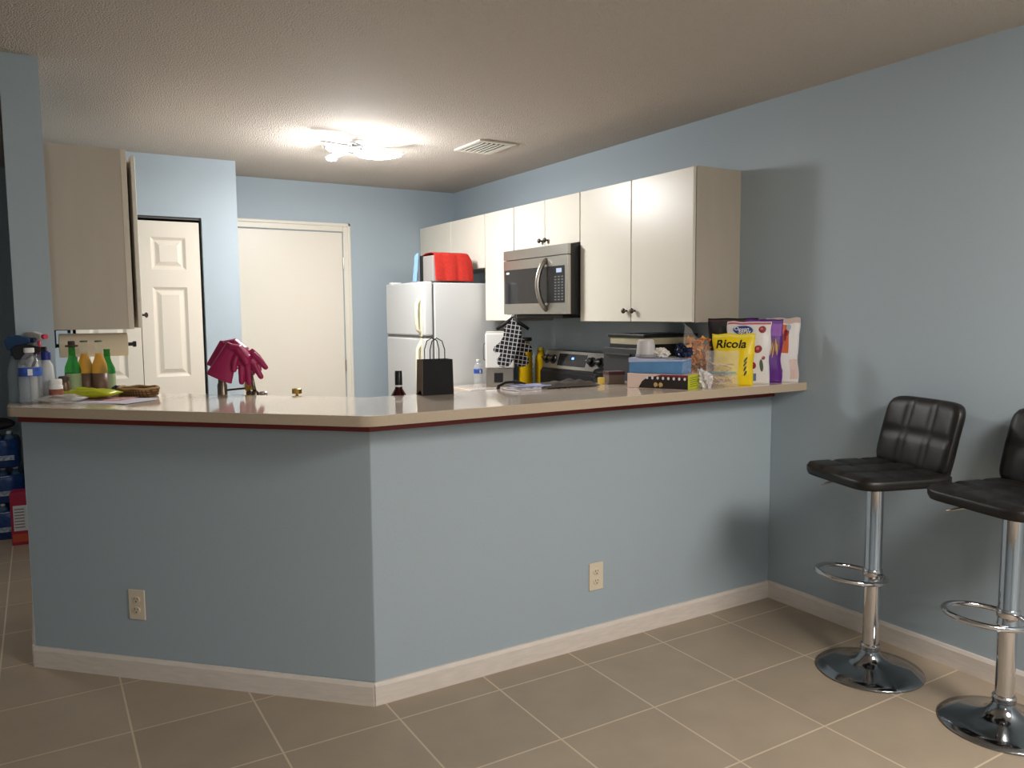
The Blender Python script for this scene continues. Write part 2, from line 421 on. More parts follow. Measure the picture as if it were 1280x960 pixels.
for y in (1.995, 1.92, 1.49, 1.40):
    m = MB(); p = onface(y, .062, .008)
    m.M = Matrix.Translation(p) @ fn.to_track_quat('Z', 'Y').to_matrix().to_4x4()
    m.lathe([(.032, 0), (.032, .006), (.025, .01), (.022, .03), (.018, .033)], seg=24)
    kb = m.build('knob', black, rg, smooth='auto')
    m = MB(); m.M = Matrix.Translation(p) @ fn.to_track_quat('Z', 'Y').to_matrix().to_4x4()
    m.box(-.024, .024, -.006, .006, .03, .04); m.build('knob_grip', chrome, kb, bevel=.003)

# ------------------------------------------------------------------ refrigerator
fr = thing('refrigerator', 'white top-freezer refrigerator in the kitchen corner', 'refrigerator', (0, 0, 0))
FX, FY0, FY1, FZ = 1.262, 2.478, 3.17, 1.645
B(FX+.078, 1.97, FY0, FY1, .03, FZ-.008).build('body', fridge_m, fr, bevel=.008)
B(FX+.066, FX+.078, FY0+.012, FY1-.012, .1, FZ-.014).build('gasket', gask, fr)
f1 = B(FX, FX+.066, FY0, FY1, 1.268, FZ).build('freezer_door', fridge_m, fr, bevel=.014, seg=4)
f2 = B(FX, FX+.066, FY0, FY1, .08, 1.252).build('fridge_door', fridge_m, fr, bevel=.014, seg=4)
B(FX+.01, FX+.066, FY0+.01, FY1-.01, 1.252, 1.268).build('door_gap_strip', gask, fr)
def fhandle(z0, z1, par):
    m = MB(); y = FY0+.06
    pts = [(FX+.004, y, z0), (FX-.03, y, z0+.03), (FX-.034, y, (z0+z1)/2), (FX-.03, y, z1-.06), (FX+.004, y, z1)]
    m.tube(pts, .015, 12, flat=.8); m.build('handle', cream_pl, par, smooth=True)
    B(FX-.004, FX+.002, y-.02, y+.02, z0-.02, FZ-.02 if z1 > 1.3 else z1+.02).build('handle_trim', cream_pl, par, bevel=.002)
fhandle(1.285, 1.55, f1); fhandle(.75, 1.235, f2)
B(FX+.02, FX+.10, FY1-.07, FY1-.02, FZ-.002, FZ+.014).build('hinge_cover', white_pl, fr, bevel=.004)

# cloth helper: a draped sheet from a function f(u, v)
def sheet(f, nu, nv, name, m_, thick=.004, parent=None, sub=1):
    m = MB(); G = [[m.v(f(i/nu, j/nv)) for i in range(nu+1)] for j in range(nv+1)]
    for j in range(nv):
        for i in range(nu): m._f([G[j][i], G[j][i+1], G[j+1][i+1], G[j+1][i]])
    o = m.build(name, m_, parent, smooth=True)
    s = o.modifiers.new('solid', 'SOLIDIFY'); s.thickness = thick; s.offset = 0
    if sub:
        q_ = o.modifiers.new('sub', 'SUBSURF'); q_.levels = sub; q_.render_levels = sub
    return o
def nz(*p, k=1): return noise.noise(Vector(p)*k)
# things on the fridge
bn = thing('storage_bin', 'grey fabric bin on the fridge, mostly hidden under the red towel', 'bin', (1.485, 2.63, FZ), 0)
m = MB(); m.box(-.13, .13, -.10, .10, 0, .185); m.build('body', mat('grey_bin_fabric', (150, 146, 142), .9, bump=.2, scale=300), bn, bevel=.012)
B(-.137, -.130, .055, .1, .0, .19).build('black_edge_band', blackm, bn, bevel=.002)
redc = mat('red_terry', (178, 42, 32), .95, bump=.5, scale=420, var=.12, vscale=60)
def redf(u, v):
    x = -.125+.285*u
    prof = [(.09, .06), (.10, .19), (.03, .202), (-.06, .204), (-.108, .195), (-.114, .10), (-.118, .004)]
    t = v*(len(prof)-1); i = min(int(t), len(prof)-2); w = t-i
    y = prof[i][0]*(1-w)+prof[i+1][0]*w; z = prof[i][1]*(1-w)+prof[i+1][1]*w
    fold = .010*math.sin(u*8+1)*max(0, v-.45)*2+.012*nz(u*3.3, v*1.2, 6)*v
    drop = max(0, (x-.125))*1.4
    return (x+(.02*v if u > .8 else 0), y-abs(fold)-(.004), max(.004, z-drop*(1 if v < .75 else .15))+.004*nz(u*4, v*4, 2))
tw = sheet(redf, 26, 30, 'towel', redc, .006); tw.location = (1.485, 2.63, FZ)
tag(tw, 'red towel draped over the grey bin on the fridge', 'towel')
def bluef(u, v):
    z = .20*(1-v); x = -.150-.02*v+.008*math.sin(u*9); y = .07+.05*u
    return (x+.006*nz(u*5, v*5, 1), y, max(.004, z+.012*math.sin(u*7)*(1-v)))
tw = sheet(bluef, 14, 14, 'towel', mat('light_blue_cloth', (128, 166, 200), .95, bump=.3, scale=300), .012); tw.location = (1.485, 2.66, FZ)
tag(tw, 'light blue cloth hanging beside the grey bin on the fridge', 'towel')
def bagf(u, v):
    return (.26*(u-.5), .10*(v-.5)+.02*nz(u*3, v*3, 4), .012+.012*abs(nz(u*6, v*5, 7))*2*(1-abs(2*u-1))*(1-abs(2*v-1)))
pb = sheet(bagf, 20, 10, 'plastic_bag', mat('white_film', (222, 226, 226), .4, alpha=.9), .002); pb.location = (1.42, 2.95, FZ); pb.rotation_euler = (0, 0, 1.35)
tag(pb, 'crumpled white plastic bag lying flat on the fridge', 'plastic bag')

# ------------------------------------------------------------------ ceiling lamp, vent
lp = thing('ceiling_lamp', 'lit ceiling lamp with curved LED bars over the kitchen', 'lamp', (.62, 2.04, ZC))
m = MB(); m.lathe([(.075, 0), (.075, -.028), (.066, -.034), (.02, -.035)], seg=36); m.build('canopy', chrome, lp, smooth='auto')
led = mat('lit_led_diffuser', (255, 255, 255), .5, emit=9)
lampm = mat('white_lamp_metal', (225, 225, 225), .3)
for k in range(3):
    th0 = math.radians((118, 8, 238)[k])
    P = []
    for i in range(15):
        t = i/14; r = .04+.25*t; an = th0+(.55-1.0*t)
        P.append(Vector((r*math.cos(an), r*math.sin(an), -.055-.012*math.sin(PI*t))))
    up, dn, fm = [], [], []
    m = MB(); R = []
    for i, p in enumerate(P):
        tt = (P[min(i+1, 14)]-P[max(i-1, 0)]).normalized(); s_ = tt.cross(Vector((0, 0, 1))); w = .030*(.35+.65*math.sin(PI*min(1, .12+i/14*.85))**.6)
        R.append([p+s_*w+Vector((0, 0, -.004)), p+s_*w+Vector((0, 0, .006)), p-s_*w+Vector((0, 0, .006)), p-s_*w+Vector((0, 0, -.004))])
    m.rings(R); arm = m.build('arm', lampm, lp, smooth='auto')
    m = MB(); R = []
    for i, p in enumerate(P[1:14], 1):
        tt = (P[min(i+1, 14)]-P[max(i-1, 0)]).normalized(); s_ = tt.cross(Vector((0, 0, 1))); w = .024*(.35+.65*math.sin(PI*min(1, .12+i/14*.85))**.6)
        R.append([p+s_*w+Vector((0, 0, -.0042)), p+s_*w+Vector((0, 0, -.014)), p-s_*w+Vector((0, 0, -.014)), p-s_*w+Vector((0, 0, -.0042))])
    m.rings(R); m.build('diffuser', led, arm)
    m = MB(); R = []
    for i, p in enumerate(P[2:14], 2):
        tt = (P[min(i+1, 14)]-P[max(i-1, 0)]).normalized(); s_ = tt.cross(Vector((0, 0, 1))); w = .012
        R.append([p+s_*w+Vector((0, 0, .0062)), p+s_*w+Vector((0, 0, .010)), p-s_*w+Vector((0, 0, .010)), p-s_*w+Vector((0, 0, .0062))])
    m.rings(R); m.build('uplight_strip', led, arm)
MB().tube([(.11*math.cos(t)-.06, .11*math.sin(t)-.02, -.045-.01*math.sin(t)) for t in [i/28*2*PI for i in range(28)]], .006, 8, closed=True).build('ring', chrome, lp, smooth=True)

vt = thing('ceiling_vent', 'white slatted air vent in the ceiling right of the lamp', 'vent', (1.36, 1.78, ZC))
m = MB()
for bx in ((-.125, .125, -.165, -.135), (-.125, .125, .135, .165), (-.125, -.098, -.135, .135), (.098, .125, -.135, .135)): m.box(*bx, -.012, 0)
m.build('frame', trim_m, vt, bevel=.003)
B(-.098, .098, -.135, .135, -.0035, -.0005).build('duct_opening', dark_in, vt)
for i in range(6):
    m = MB(); m.M = Matrix.Translation((-.08+i*.032, 0, -.008)) @ Matrix.Rotation(math.radians(-52), 4, 'Y'); m.box(-.010, .011, -.134, .134, -.001, .001)
    m.build('slat', trim_m, vt)

hp = thing('ceiling_panel', 'white panel on the hall ceiling, left of the column', 'ceiling panel', (-1.42, 2.44, ZC))
B(-.29, .29, -.32, .32, -.014, 0).build('panel', trim_m, hp, bevel=.004)
m = MB()
for i in range(10): m.box(-.25, .25, -.27+i*.058, -.25+i*.058, -.019, -.014)
m.build('grille', trim_m, hp)

# ------------------------------------------------------------------ outlets
def outlet(label, loc, rz):
    t = thing('wall_outlet', label, 'outlet', loc, rz, 'duplex outlets on the pony wall')
    B(-.037, .037, -.006, 0, -.06, .06).build('cover_plate', plate_m, t, bevel=.003)
    for dz in (.021, -.021):
        m = MB(); m.M = Matrix.Translation((0, -.006, dz)) @ Matrix.Rotation(PI/2, 4, 'X')
        m.lathe([(.0165, 0), (.0165, .002), (.015, .003)], seg=24, sy=.82)
        r_ = m.build('receptacle', plate_m, t)
        m = MB()
        m.box(-.0075, -.0050, -.0095, -.0088, dz+.000, dz+.009); m.box(.0050, .0075, -.0095, -.0088, dz+.001, dz+.008)
        m.M = Matrix.Translation((0, -.0088, dz-.007)) @ Matrix.Rotation(PI/2, 4, 'X'); m.lathe([(.0028, 0), (.0028, .0008)], seg=12)
        m.build('slots', slot_m, r_)
    return t
outlet('ivory duplex outlet on the straight right part of the pony wall', (.967, .143, .30), 0)
outlet('ivory duplex outlet low on the angled left part of the pony wall', (-.743, .836, .298), -PI/4)

# ------------------------------------------------------------------ bar stools
def cushion(w, d, t, nx, ny, puff=.012):
    """tufted pad: w by d, thickness t, nx x ny panels, top at z=t"""
    m = MB(); K = 8; nu, nv = nx*K, ny*K
    def top(u, v):
        e = max(abs(u), abs(v)); fx = abs(math.sin(PI*(u+1)/2*nx)); fy = abs(math.sin(PI*(v+1)/2*ny))
        return t-puff+puff*(min(fx, fy)**.3)
    def rim(u, v):     # rounded corners
        ex = 1-.10*abs(v)**8; ey = 1-.10*abs(u)**8
        return u*w/2*ex, v*d/2*ey
    G = []
    for j in range(nv+1):
        row = []
        for i in range(nu+1):
            u, v = -1+2*i/nu, -1+2*j/nv; x, y = rim(u, v)
            e = max(abs(u), abs(v)); z = top(u, v)
            if i in (0, nu) or j in (0, nv): z = t-puff*1.3
            row.append(m.v((x, y, z)))
        G.append(row)
    for j in range(nv):
        for i in range(nu): m._f([G[j][i], G[j][i+1], G[j+1][i+1], G[j+1][i]])
    loop = [G[0][i] for i in range(nu+1)]+[G[j][nu] for j in range(1, nv+1)]+[G[nv][i] for i in range(nu-1, -1, -1)]+[G[j][0] for j in range(nv-1, 0, -1)]
    prev = loop
    for sc, z in ((1.012, t*.65), (1.012, t*.3), (.985, .0)):
        cur = []
        for v0 in loop: cur.append(m.v((v0.co.x*sc, v0.co.y*sc, z)))
        for i in range(len(loop)): m._f([prev[i], prev[(i+1) % len(loop)], cur[(i+1) % len(loop)], cur[i]])
        prev = cur
    m._f(prev)
    return m
def make_stool(label, loc, rz):
    t = thing('bar_stool', label, 'bar stool', loc, rz, 'black tufted bar stools')
    # local +y = facing direction
    m = MB(); m.lathe([(.196, 0), (.199, .004), (.197, .009), (.15, .020), (.09, .034), (.055, .052), (.038, .075), (.0335, .09), (.0335, .10)], seg=56)
    m.build('base', darkchrome, t, smooth=True)
    m = MB(); m.lathe([(.0335, .085), (.037, .09), (.037, .108), (.0335, .112)], seg=32); m.build('base_collar', chrome, t, smooth='auto')
    m = MB(); m.lathe([(.0295, .10), (.0295, .36)], seg=32); m.build('lower_column', chrome, t, smooth='auto')
    m = MB(); m.lathe([(.0315, .352), (.0335, .356), (.0335, .362), (.0315, .366), (.0315, .74), (.06, .745), (.06, .764)], seg=32); m.build('upper_column', chrome, t, smooth='auto')
    pts = []
    for i in range(40):
        an = 2*PI*i/40; pts.append((.125*math.cos(an), .098+.125*math.sin(an), .400+.012*math.sin(an)))
    fr_ = MB(); fr_.tube(pts, .0095, 12, closed=True); rg_ = fr_.build('foot_ring', chrome, t, smooth=True)
    m = MB(); m.lathe([(.034, .385), (.036, .388), (.036, .412), (.034, .415)], seg=28); m.build('ring_clamp', chrome, rg_, smooth='auto')
    MB().tube([(.02, .02, .752), (.10, .11, .745), (.13, .15, .73)], .0045, 8).build('lift_lever', steel, t, smooth=True)
    B(-.09, .09, -.09, .09, .764, .772).build('seat_plate', black, t)
    m = cushion(.40, .40, .05, 3, 3); bmesh.ops.translate(m.bm, verts=m.bm.verts, vec=(0, 0, .771))
    m.build('seat', leather, t, smooth=True)
    m = cushion(.40, .275, .055, 3, 2)
    # backrest pad: bend it so the top leans back; pad top faces +y
    for v in m.bm.verts:
        x, y, z = v.co; h = max(0., y+.1375)
        lean = .070*(h/.275)**1.15
        v.co = (x*.95, -.160-lean+z*.85-.022+.012*(x/.2)**2, .80+h)
    m.build('backrest', leather, t, smooth=True)
    m = MB(); R = []
    for yy, zz in ((-.05, .766), (-.13, .767), (-.165, .775), (-.195, .80), (-.212, .86), (-.233, .95)):
        R.append([(-.15, yy, zz), (.15, yy, zz), (.15, yy-.008, zz-.002), (-.15, yy-.008, zz-.002)])
    m.rings(R); m.build('back_support', leather, t, smooth='auto')
    return t
st = make_stool('whole black tufted bar stool standing nearer the bar', (1.737, -.632, 0), math.radians(72.2))
dup(st, (1.744, -1.134, 0), math.radians(76), 'black tufted bar stool cut off by the right edge of the photo')

# ------------------------------------------------------------------ bottles etc. at the left end of the bar
def lathe_part(prof, name, m_, par, c=(0, 0, 0), seg=24, smooth='auto', sx=1, sy=1):
    m = MB(); m.lathe(prof, c, seg, sx=sx, sy=sy); return m.build(name, m_, par, smooth=smooth)
lblblue = mat('blue_printed_label', (46, 84, 170), .4, var=.5, vscale=45)
lblwhite = mat('white_label', (225, 228, 232), .45)
def water_bottle(label, loc, h=.205, r=.034, name='water_bottle'):
    t = thing(name, label, 'bottle', loc)
    k = h/.205
    prof = [(r*.7, 0), (r*.98, .008*k), (r, .02*k)]
    for i in range(5): z = (.03+.013*i)*k; prof += [(r*.95, z), (r, z+.006*k)]
    prof += [(r*.97, .10*k), (r*.97, .135*k), (r, .14*k), (r*.85, .158*k), (r*.5, .178*k), (r*.38, .183*k), (r*.38, .192*k)]
    lathe_part(prof, 'body', water_m, t)
    lathe_part([(r*.985, .102*k), (r*.985, .133*k)], 'label', lblblue, t, seg=32)
    m = MB()
    m.box(-r*.2, r*.2, -r*1.0, -r*.98, .106*k, .129*k); m.build('label_panel', lblwhite, t)
    lathe_part([(r*.43, .188*k), (r*.45, .19*k), (r*.45, .203*k), (r*.4, .205*k)], 'cap', white_pl, t)
    return t
water_bottle('clear water bottle with white cap and blue label, front of the left cluster', (-1.055, 1.045, ZT), .213, .040)
def spray(label, loc, rz, bodym, headm, nozm, h=.16, r=.034, head=.07):
    t = thing('spray_bottle', label, 'spray bottle', loc, rz)
    lathe_part([(r*.92, 0), (r, .006), (r, h*.62), (r*.8, h*.78), (r*.42, h*.95), (r*.4, h)], 'body', bodym, t, smooth=True, sy=.75)
    lathe_part([(r*.5, 0), (r*.5, .022)], 'collar', headm, t, (0, 0, h-.004))
    m = MB(); z = h+.018
    m.prism_y([(-.026, z), (.02, z), (.045, z+.022), (.07, z+.03), (.07, z+.046), (.02, z+.058), (-.02, z+.056), (-.036, z+.036)], -.012, .012)
    m.build('trigger_head', headm, t, bevel=.005)
    m = MB(); m.tube([(.042, 0, z+.024), (.046, 0, z), (.034, 0, z-.03)], .006, 8); m.build('trigger', nozm, t, smooth=True)
    m = MB(); m.cyl((.068, 0, z+.038), (.084, 0, z+.038), .010, 14); m.build('nozzle', nozm, t, smooth='auto')
    return t
clearblue = mat('pale_blue_plastic', (190, 205, 216), .25, trans=.6, ior=1.3)
spray('spray bottle with blue trigger head at the bar end by the hall', (-1.102, 1.135, ZT), -.6, clearblue, mat('blue_plastic', (44, 74, 112), .4), mat('dark_blue_plastic', (24, 40, 80), .4), h=.185, r=.033)
spray('spray bottle with white head and red nozzle against the column', (-1.045, 1.152, ZT), -.95, white_pl, mat('offwhite_plastic', (205, 200, 196), .4), mat('red_pink_plastic', (205, 70, 90), .4), h=.198, r=.025)
spray('spray bottle with black trigger head behind the water bottle', (-1.078, 1.085, ZT), -.3, clearblue, black, black, h=.150, r=.022)
t = thing('detergent_bottle', 'white bottle with dark blue cap beside the spray bottles', 'bottle', (-1.0, 1.125, ZT))
lathe_part([(.025, 0), (.027, .006), (.027, .10), (.023, .14), (.013, .16), (.013, .17)], 'body', mat('grey_white_plastic', (196, 198, 198), .35), t, smooth=True)
lathe_part([(.017, .162), (.017, .192), (.014, .196)], 'cap', mat('navy_cap', (34, 44, 130), .4), t)
t = thing('pill_jar', 'small white jar with red-brown label beside the water bottle', 'jar', (-.972, 1.06, ZT))
lathe_part([(.022, 0), (.024, .004), (.024, .062), (.02, .068)], 'body', white_pl, t)
lathe_part([(.0245, .014), (.0245, .05)], 'label', mat('red_brown_label', (150, 84, 66), .5, var=.3, vscale=60), t)
lathe_part([(.022, .068), (.022, .086), (.02, .088)], 'lid', white_pl, t)
t = thing('spice_jar', 'short brown jar behind the small white jar', 'jar', (-.942, 1.125, ZT))
lathe_part([(.02, 0), (.022, .004), (.022, .07), (.02, .074)], 'body', mat('brown_glass', (96, 66, 44), .25), t)
lathe_part([(.02, .074), (.02, .092), (.018, .094)], 'lid', mat('dark_brown_lid', (70, 52, 40), .5), t)
# beers
green_g = mat('green_bottle_glass', (70, 165, 80), .08, trans=.7, ior=1.1)
clear_g = mat('clear_bottle_glass', (228, 232, 220), .05, alpha=.10)
beer_y = mat('golden_beer', (240, 172, 14), .4, trans=.6, ior=1.05)
beer_d = mat('dark_amber_label', (96, 46, 14), .4, var=.2, vscale=30)
def bottle_prof(r, h): return [(r*.85, 0), (r, .006), (r, h*.52), (r*.93, h*.58), (r*.55, h*.72), (r*.44, h*.80), (r*.40, h*.97), (r*.44, h*.975), (r*.44, h)]
def beer(label, loc, kind, h=.23, r=.0305):
    t = thing('beer_bottle', label, 'bottle', loc, 0, 'beer bottles at the left end of the bar')
    if kind == 'green':
        lathe_part(bottle_prof(r, h*.93), 'body', green_g, t, smooth=True)
        lathe_part([(r*1.004, h*.1), (r*1.004, h*.42)], 'label', mat('pale_green_label', (150, 170, 130), .5), t)
    else:
        lathe_part(bottle_prof(r, h), 'body', clear_g, t, smooth=True)
        lathe_part([(r*.8, .006), (r*.96, .01), (r*.96, h*.40)], 'dark_beer', beer_d, t, smooth=True)
        lathe_part([(r*.96, h*.402), (r*.96, h*.51), (r*.88, h*.57), (r*.50, h*.71), (r*.40, h*.76)], 'pale_beer', beer_y, t, smooth=True)
        lathe_part([(r*.45, h*.97), (r*.5, h*.972), (r*.5, h*.99), (r*.42, h*1.0)], 'cap', mat('green_grey_cap', (90, 104, 80), .4, .5), t)
    return t
g = beer('green beer bottle with a brown hat-shaped stopper, leftmost of the beers', (-.905, 1.262, ZT), 'green')
lathe_part([(.004, .204), (.024, .206), (.024, .213), (.0135, .214), (.0135, .228), (.012, .23)], 'hat_stopper', mat('dark_brown_felt', (62, 46, 46), .8), g)
beer('left clear beer bottle of golden beer at the bar end', (-.858, 1.30, ZT), 'clear')
beer('right clear beer bottle of golden beer at the bar end', (-.805, 1.268, ZT), 'clear')
beer('plain green beer bottle half hidden behind the right clear beer', (-.772, 1.318, ZT), 'green', h=.205)
# papers, lime bag, clear film, basket, small dark packet
t = thing('mail_pile', 'loose white papers under the lime green bag', 'papers', (-.80, .965, ZT), math.radians(-44))
for i, (dx, dy, rz, w, d, m_) in enumerate(((0, 0, .05, .30, .20, lblwhite), (.05, -.008, -.12, .24, .16, mat('pale_lilac_paper', (214, 208, 222), .6)), (-.05, .03, .2, .22, .14, mat('pink_print_paper', (196, 150, 150), .6, var=.4, vscale=40)))):
    m = MB(); m.M = Matrix.Translation((dx, dy, 0)) @ Matrix.Rotation(rz, 4, 'Z'); m.box(-w/2, w/2, -d/2, d/2, .0006+.0018*i, .0020+.0018*i); m.build('sheet', m_, t)
def crumple(name, w, d, h, m_, seed, spike=.35, pull=0.):
    """scrunched film: a sphere broken into sharp creases, flat underneath"""
    bm = bmesh.new(); bmesh.ops.create_icosphere(bm, subdivisions=4, radius=1)
    for v in bm.verts:
        p = v.co.normalized(); q_ = p*1.7+Vector((seed, seed*2, 0))
        r = 1-spike*abs(noise.noise(q_*1.3))*1.6-spike*.6*abs(noise.noise(q_*3.1))+.10*noise.noise(q_*6)
        z = max(-.55, p.z*r); up = max(0, p.z)
        v.co = Vector((p.x*r*w/2+pull*up**3, p.y*r*d/2, (z+.55)/1.5*h))
    m = MB(); m.bm.free(); m.bm = bm
    return m.build(name, m_, smooth='auto')
def pillow(name, w, d, h, m_, par, fold=1., seedv=0., nu=22, nv=14):
    m = MB(); rows = []
    for sgn in (1, -1):
        G = []
        for j in range(nv+1):
            row = []
            for i in range(nu+1):
                u, v = -1+2*i/nu, -1+2*j/nv
                e = max(0, 1-abs(u)**3)*max(0, 1-abs(v)**3)
                z = h/2+ (sgn*h/2*e**.6 + (h*.22*fold*nz(u*2.2+seedv, v*2.2, sgn*.3) if sgn > 0 else 0)*e)
                row.append(m.v((u*w/2*(1+.03*nz(v*3, seedv, 1)), v*d/2*(1+.05*nz(u*3, seedv, 2)), max(z, 0))))
            G.append(row)
        for j in range(nv):
            for i in range(nu): m._f([G[j][i], G[j][i+1], G[j+1][i+1], G[j+1][i]])
    bmesh.ops.remove_doubles(m.bm, verts=m.bm.verts, dist=.0004)
    return m.build(name, m_, par, smooth=True)
lb = pillow('snack_bag', .235, .11, .038, mat('lime_green_film', (176, 184, 30), .3, var=.15, vscale=20), None, 1.3, 3.)
lb.location = (-.862, 1.075, ZT+.006); lb.rotation_euler = (0, 0, math.radians(-38)); tag(lb, 'lime green bag lying on papers in front of the beers', 'bag')
film = mat('crinkled_clear_film', (225, 225, 220), .15, alpha=.45, bump=.6, scale=40)
cf = pillow('plastic_bag', .16, .10, .03, film, None, 1.5, 8.); cf.location = (-.955, 1.0, ZT+.001); cf.rotation_euler = (0, 0, -.7); tag(cf, 'crinkled clear plastic bag by the foot of the water bottle', 'plastic bag')
bk = thing('basket', 'flat brown woven basket right of the beer bottles', 'basket', (-.675, 1.115, ZT), math.radians(-55))
wov = grid_mat('woven_brown_straw', (150, 112, 68), (92, 66, 38), .010, .0022, .8, axes='XZ', bump=1., var=.0)
m = MB(); m.lathe([(.075, 0), (.088, .004), (.094, .026), (.095, .034), (.088, .034), (.08, .012), (.02, .010)], seg=40, sy=.72); m.build('bowl', wov, bk, smooth=True)
m = MB(); m.tube([(.092*math.cos(k/40*2*PI), .066*math.sin(k/40*2*PI), .034+.002*math.sin(k)) for k in range(40)], .005, 8, closed=True); m.build('rim', mat('pale_straw', (176, 142, 96), .8), bk, smooth=True)
pk = crumple('packet', .085, .05, .04, mat('dark_blue_foil', (36, 42, 62), .35, var=.4, vscale=30), 5.); pk.location = (-.735, 1.24, ZT); pk.rotation_euler = (0, 0, .2)
tag(pk, 'small dark blue packet behind the brown basket', 'packet')

# paper towel under the left cabinet
pt = thing('paper_towel_roll', 'cream paper towel roll hanging under the left cabinet', 'paper towel', (-.81, 1.50, 1.294))
m = MB(); m.cyl((-.135, 0, 0), (.135, 0, 0), .052, 36); m.build('roll', mat('cream_paper', (226, 212, 184), .9, bump=.1, scale=200), pt, smooth='auto')
ph = thing('paper_towel_holder', 'black metal rod and brackets holding the paper towel roll', 'holder', (-.81, 1.50, 1.294))
MB().cyl((-.15, 0, 0), (.165, 0, 0), .008, 14).build('rod', black, ph)
m = MB(); m.cyl((.158, 0, 0), (.172, 0, 0), .013, 16); m.build('finial', black, ph)
m = MB(); m.box(-.100, -.088, -.006, .006, .054, .0695); m.box(-.150, -.144, -.006, .006, -.01, .066); m.box(-.150, -.088, -.006, .006, .066, .0695); m.build('bracket', black, ph)

# ------------------------------------------------------------------ faucet + gloves + dispensers behind the bar
fc = thing('sink_faucet', 'bronze spring faucet rising behind the bar under the pink gloves', 'faucet', (-.345, 1.095, .92))
lathe_part([(.03, 0), (.03, .012), (.021, .02), (.021, .20), (.0165, .21), (.0165, .25), (.012, .26)], 'base_column', bronze, fc)
# arch towards the sprayer
P0 = Vector((0, 0, .235)); dv = Vector((.099, -.056, 0))
arch = [P0+Vector((0, 0, i*.02)) for i in range(5)]+[P0+Vector((0, 0, .08))+dv*(1-math.cos(t))*.5+Vector((0, 0, .045*math.sin(t))) for t in [PI*i/10 for i in range(1, 11)]]+[P0+dv+Vector((0, 0, .08-.02*i)) for i in range(1, 4)]
MB().tube(arch, .008, 10).build('hose', bronze, fc, smooth=True)
hel = []
L_ = len(arch)-1
for i in range(360):
    s_ = i/359*L_; k = min(int(s_), L_-1); p = arch[k].lerp(arch[k+1], s_-k); an = i*.55
    hel.append(p+Vector((.012*math.cos(an), .012*math.sin(an)*.8, .004*math.sin(an))))
MB().tube(hel, .0022, 6).build('spring', mat('grey_spring_steel', (130, 128, 122), .3, .9), fc, smooth=True)
m = MB(); m.lathe([(.008, .150), (.015, .155), (.0165, .175), (.015, .195), (.011, .235)], (dv.x, dv.y, .02), 20); m.build('spray_head', brass, fc, smooth='auto')
MB().tube([(0, 0, .175), (dv.x, dv.y, .185)], .0045, 8).build('holder_arm', knob_m, fc)
lathe_part([(.010, 0), (.012, .01), (.012, .17)], 'holder_post', bronze, fc, (dv.x, dv.y, 0))
tp = thing('tap_lever', 'slim bronze lever tap right of the spring faucet', 'tap', (-.232, .985, .92))
lathe_part([(.026, 0), (.026, .01), (.019, .016), (.019, .16), (.013, .175)], 'base', bronze, tp)
MB().tube([(0, 0, .17), (-.006, 0, .20), (-.014, 0, .262)], [.009, .008, .006], 10).build('lever', bronze, tp, smooth=True)
t = thing('soap_dispenser', 'silver-topped dispenser right of the bronze lever tap', 'dispenser', (-.205, .958, .92))
lathe_part([(.013, 0), (.013, .14), (.0185, .15), (.0185, .172), (.014, .175)], 'pump', chrome, t)
t = thing('soap_dispenser', 'brass-topped dispenser alone in front of the white slab door', 'dispenser', (-.09, .845, .92))
lathe_part([(.012, 0), (.012, .155), (.006, .16), (.006, .166), (.0205, .168), (.0205, .188), (.017, .19)], 'pump', brass, t)

pinkg = mat('magenta_rubber', (158, 28, 84), .38, bump=.1, scale=120)
def glove(label, loc, rz, fingers, cuff):
    """glove folded over the faucet: cuff hangs on one side, palm and fingers on the other (local x to the right)"""
    m = MB()
    # cuff: flattened widening sleeve from the fold down to the left
    R = []
    for t_ in [i/10 for i in range(11)]:
        p = Vector(cuff[0]).lerp(Vector(cuff[1]), t_); w = .028+.030*t_; th_ = .016+.006*t_
        d_ = (Vector(cuff[1])-Vector(cuff[0])).normalized(); s_ = Vector((d_.z, 0, -d_.x))
        R.append([p+s_*w*math.cos(2*PI*k/20)+Vector((0, 1, 0))*th_*math.sin(2*PI*k/20) for k in range(20)])
    m.rings(R)
    m.tube(fingers['palm'], fingers['pr'], 16, flat=.5)
    for f in fingers['f']:
        d_ = (Vector(f[-1])-Vector(f[-2])).normalized()
        f = list(f)+[Vector(f[-1])+d_*.008, Vector(f[-1])+d_*.012]
        m.tube(f, [.0140]+[.0130]*(len(f)-4)+[.0120, .0095, .005], 12)
    o = m.build('rubber_glove', pinkg, smooth=True); remesh(o, .003, 10)
    o.location = loc; o.rotation_euler = (0, 0, rz)
    return tag(o, label, 'glove', 'pink rubber gloves on the faucet')
RZ = math.radians(-27)
top_ = (-.310, 1.035, 1.285)
glove('front magenta rubber glove, its wide cuff hanging left of the faucet', (-.322, 1.007, 1.287), RZ,
      dict(palm=[(.0, 0, .0), (.035, 0, -.005), (.065, 0, -.05), (.075, 0, -.075)], pr=[.03, .04, .042, .036],
           f=[[(.045, .0, -.05), (.042, -.003, -.10), (.042, -.004, -.15)], [(.068, 0, -.06), (.070, 0, -.11), (.071, 0, -.155)], [(.085, .002, -.05), (.105, .002, -.095), (.122, .003, -.128)], [(.09, .004, -.03), (.12, .004, -.06), (.142, .005, -.088)], [(.03, -.01, -.03), (.02, -.02, -.065), (.018, -.022, -.095)]]),
      cuff=[(.012, -.004, .012), (-.052, -.006, -.135)])
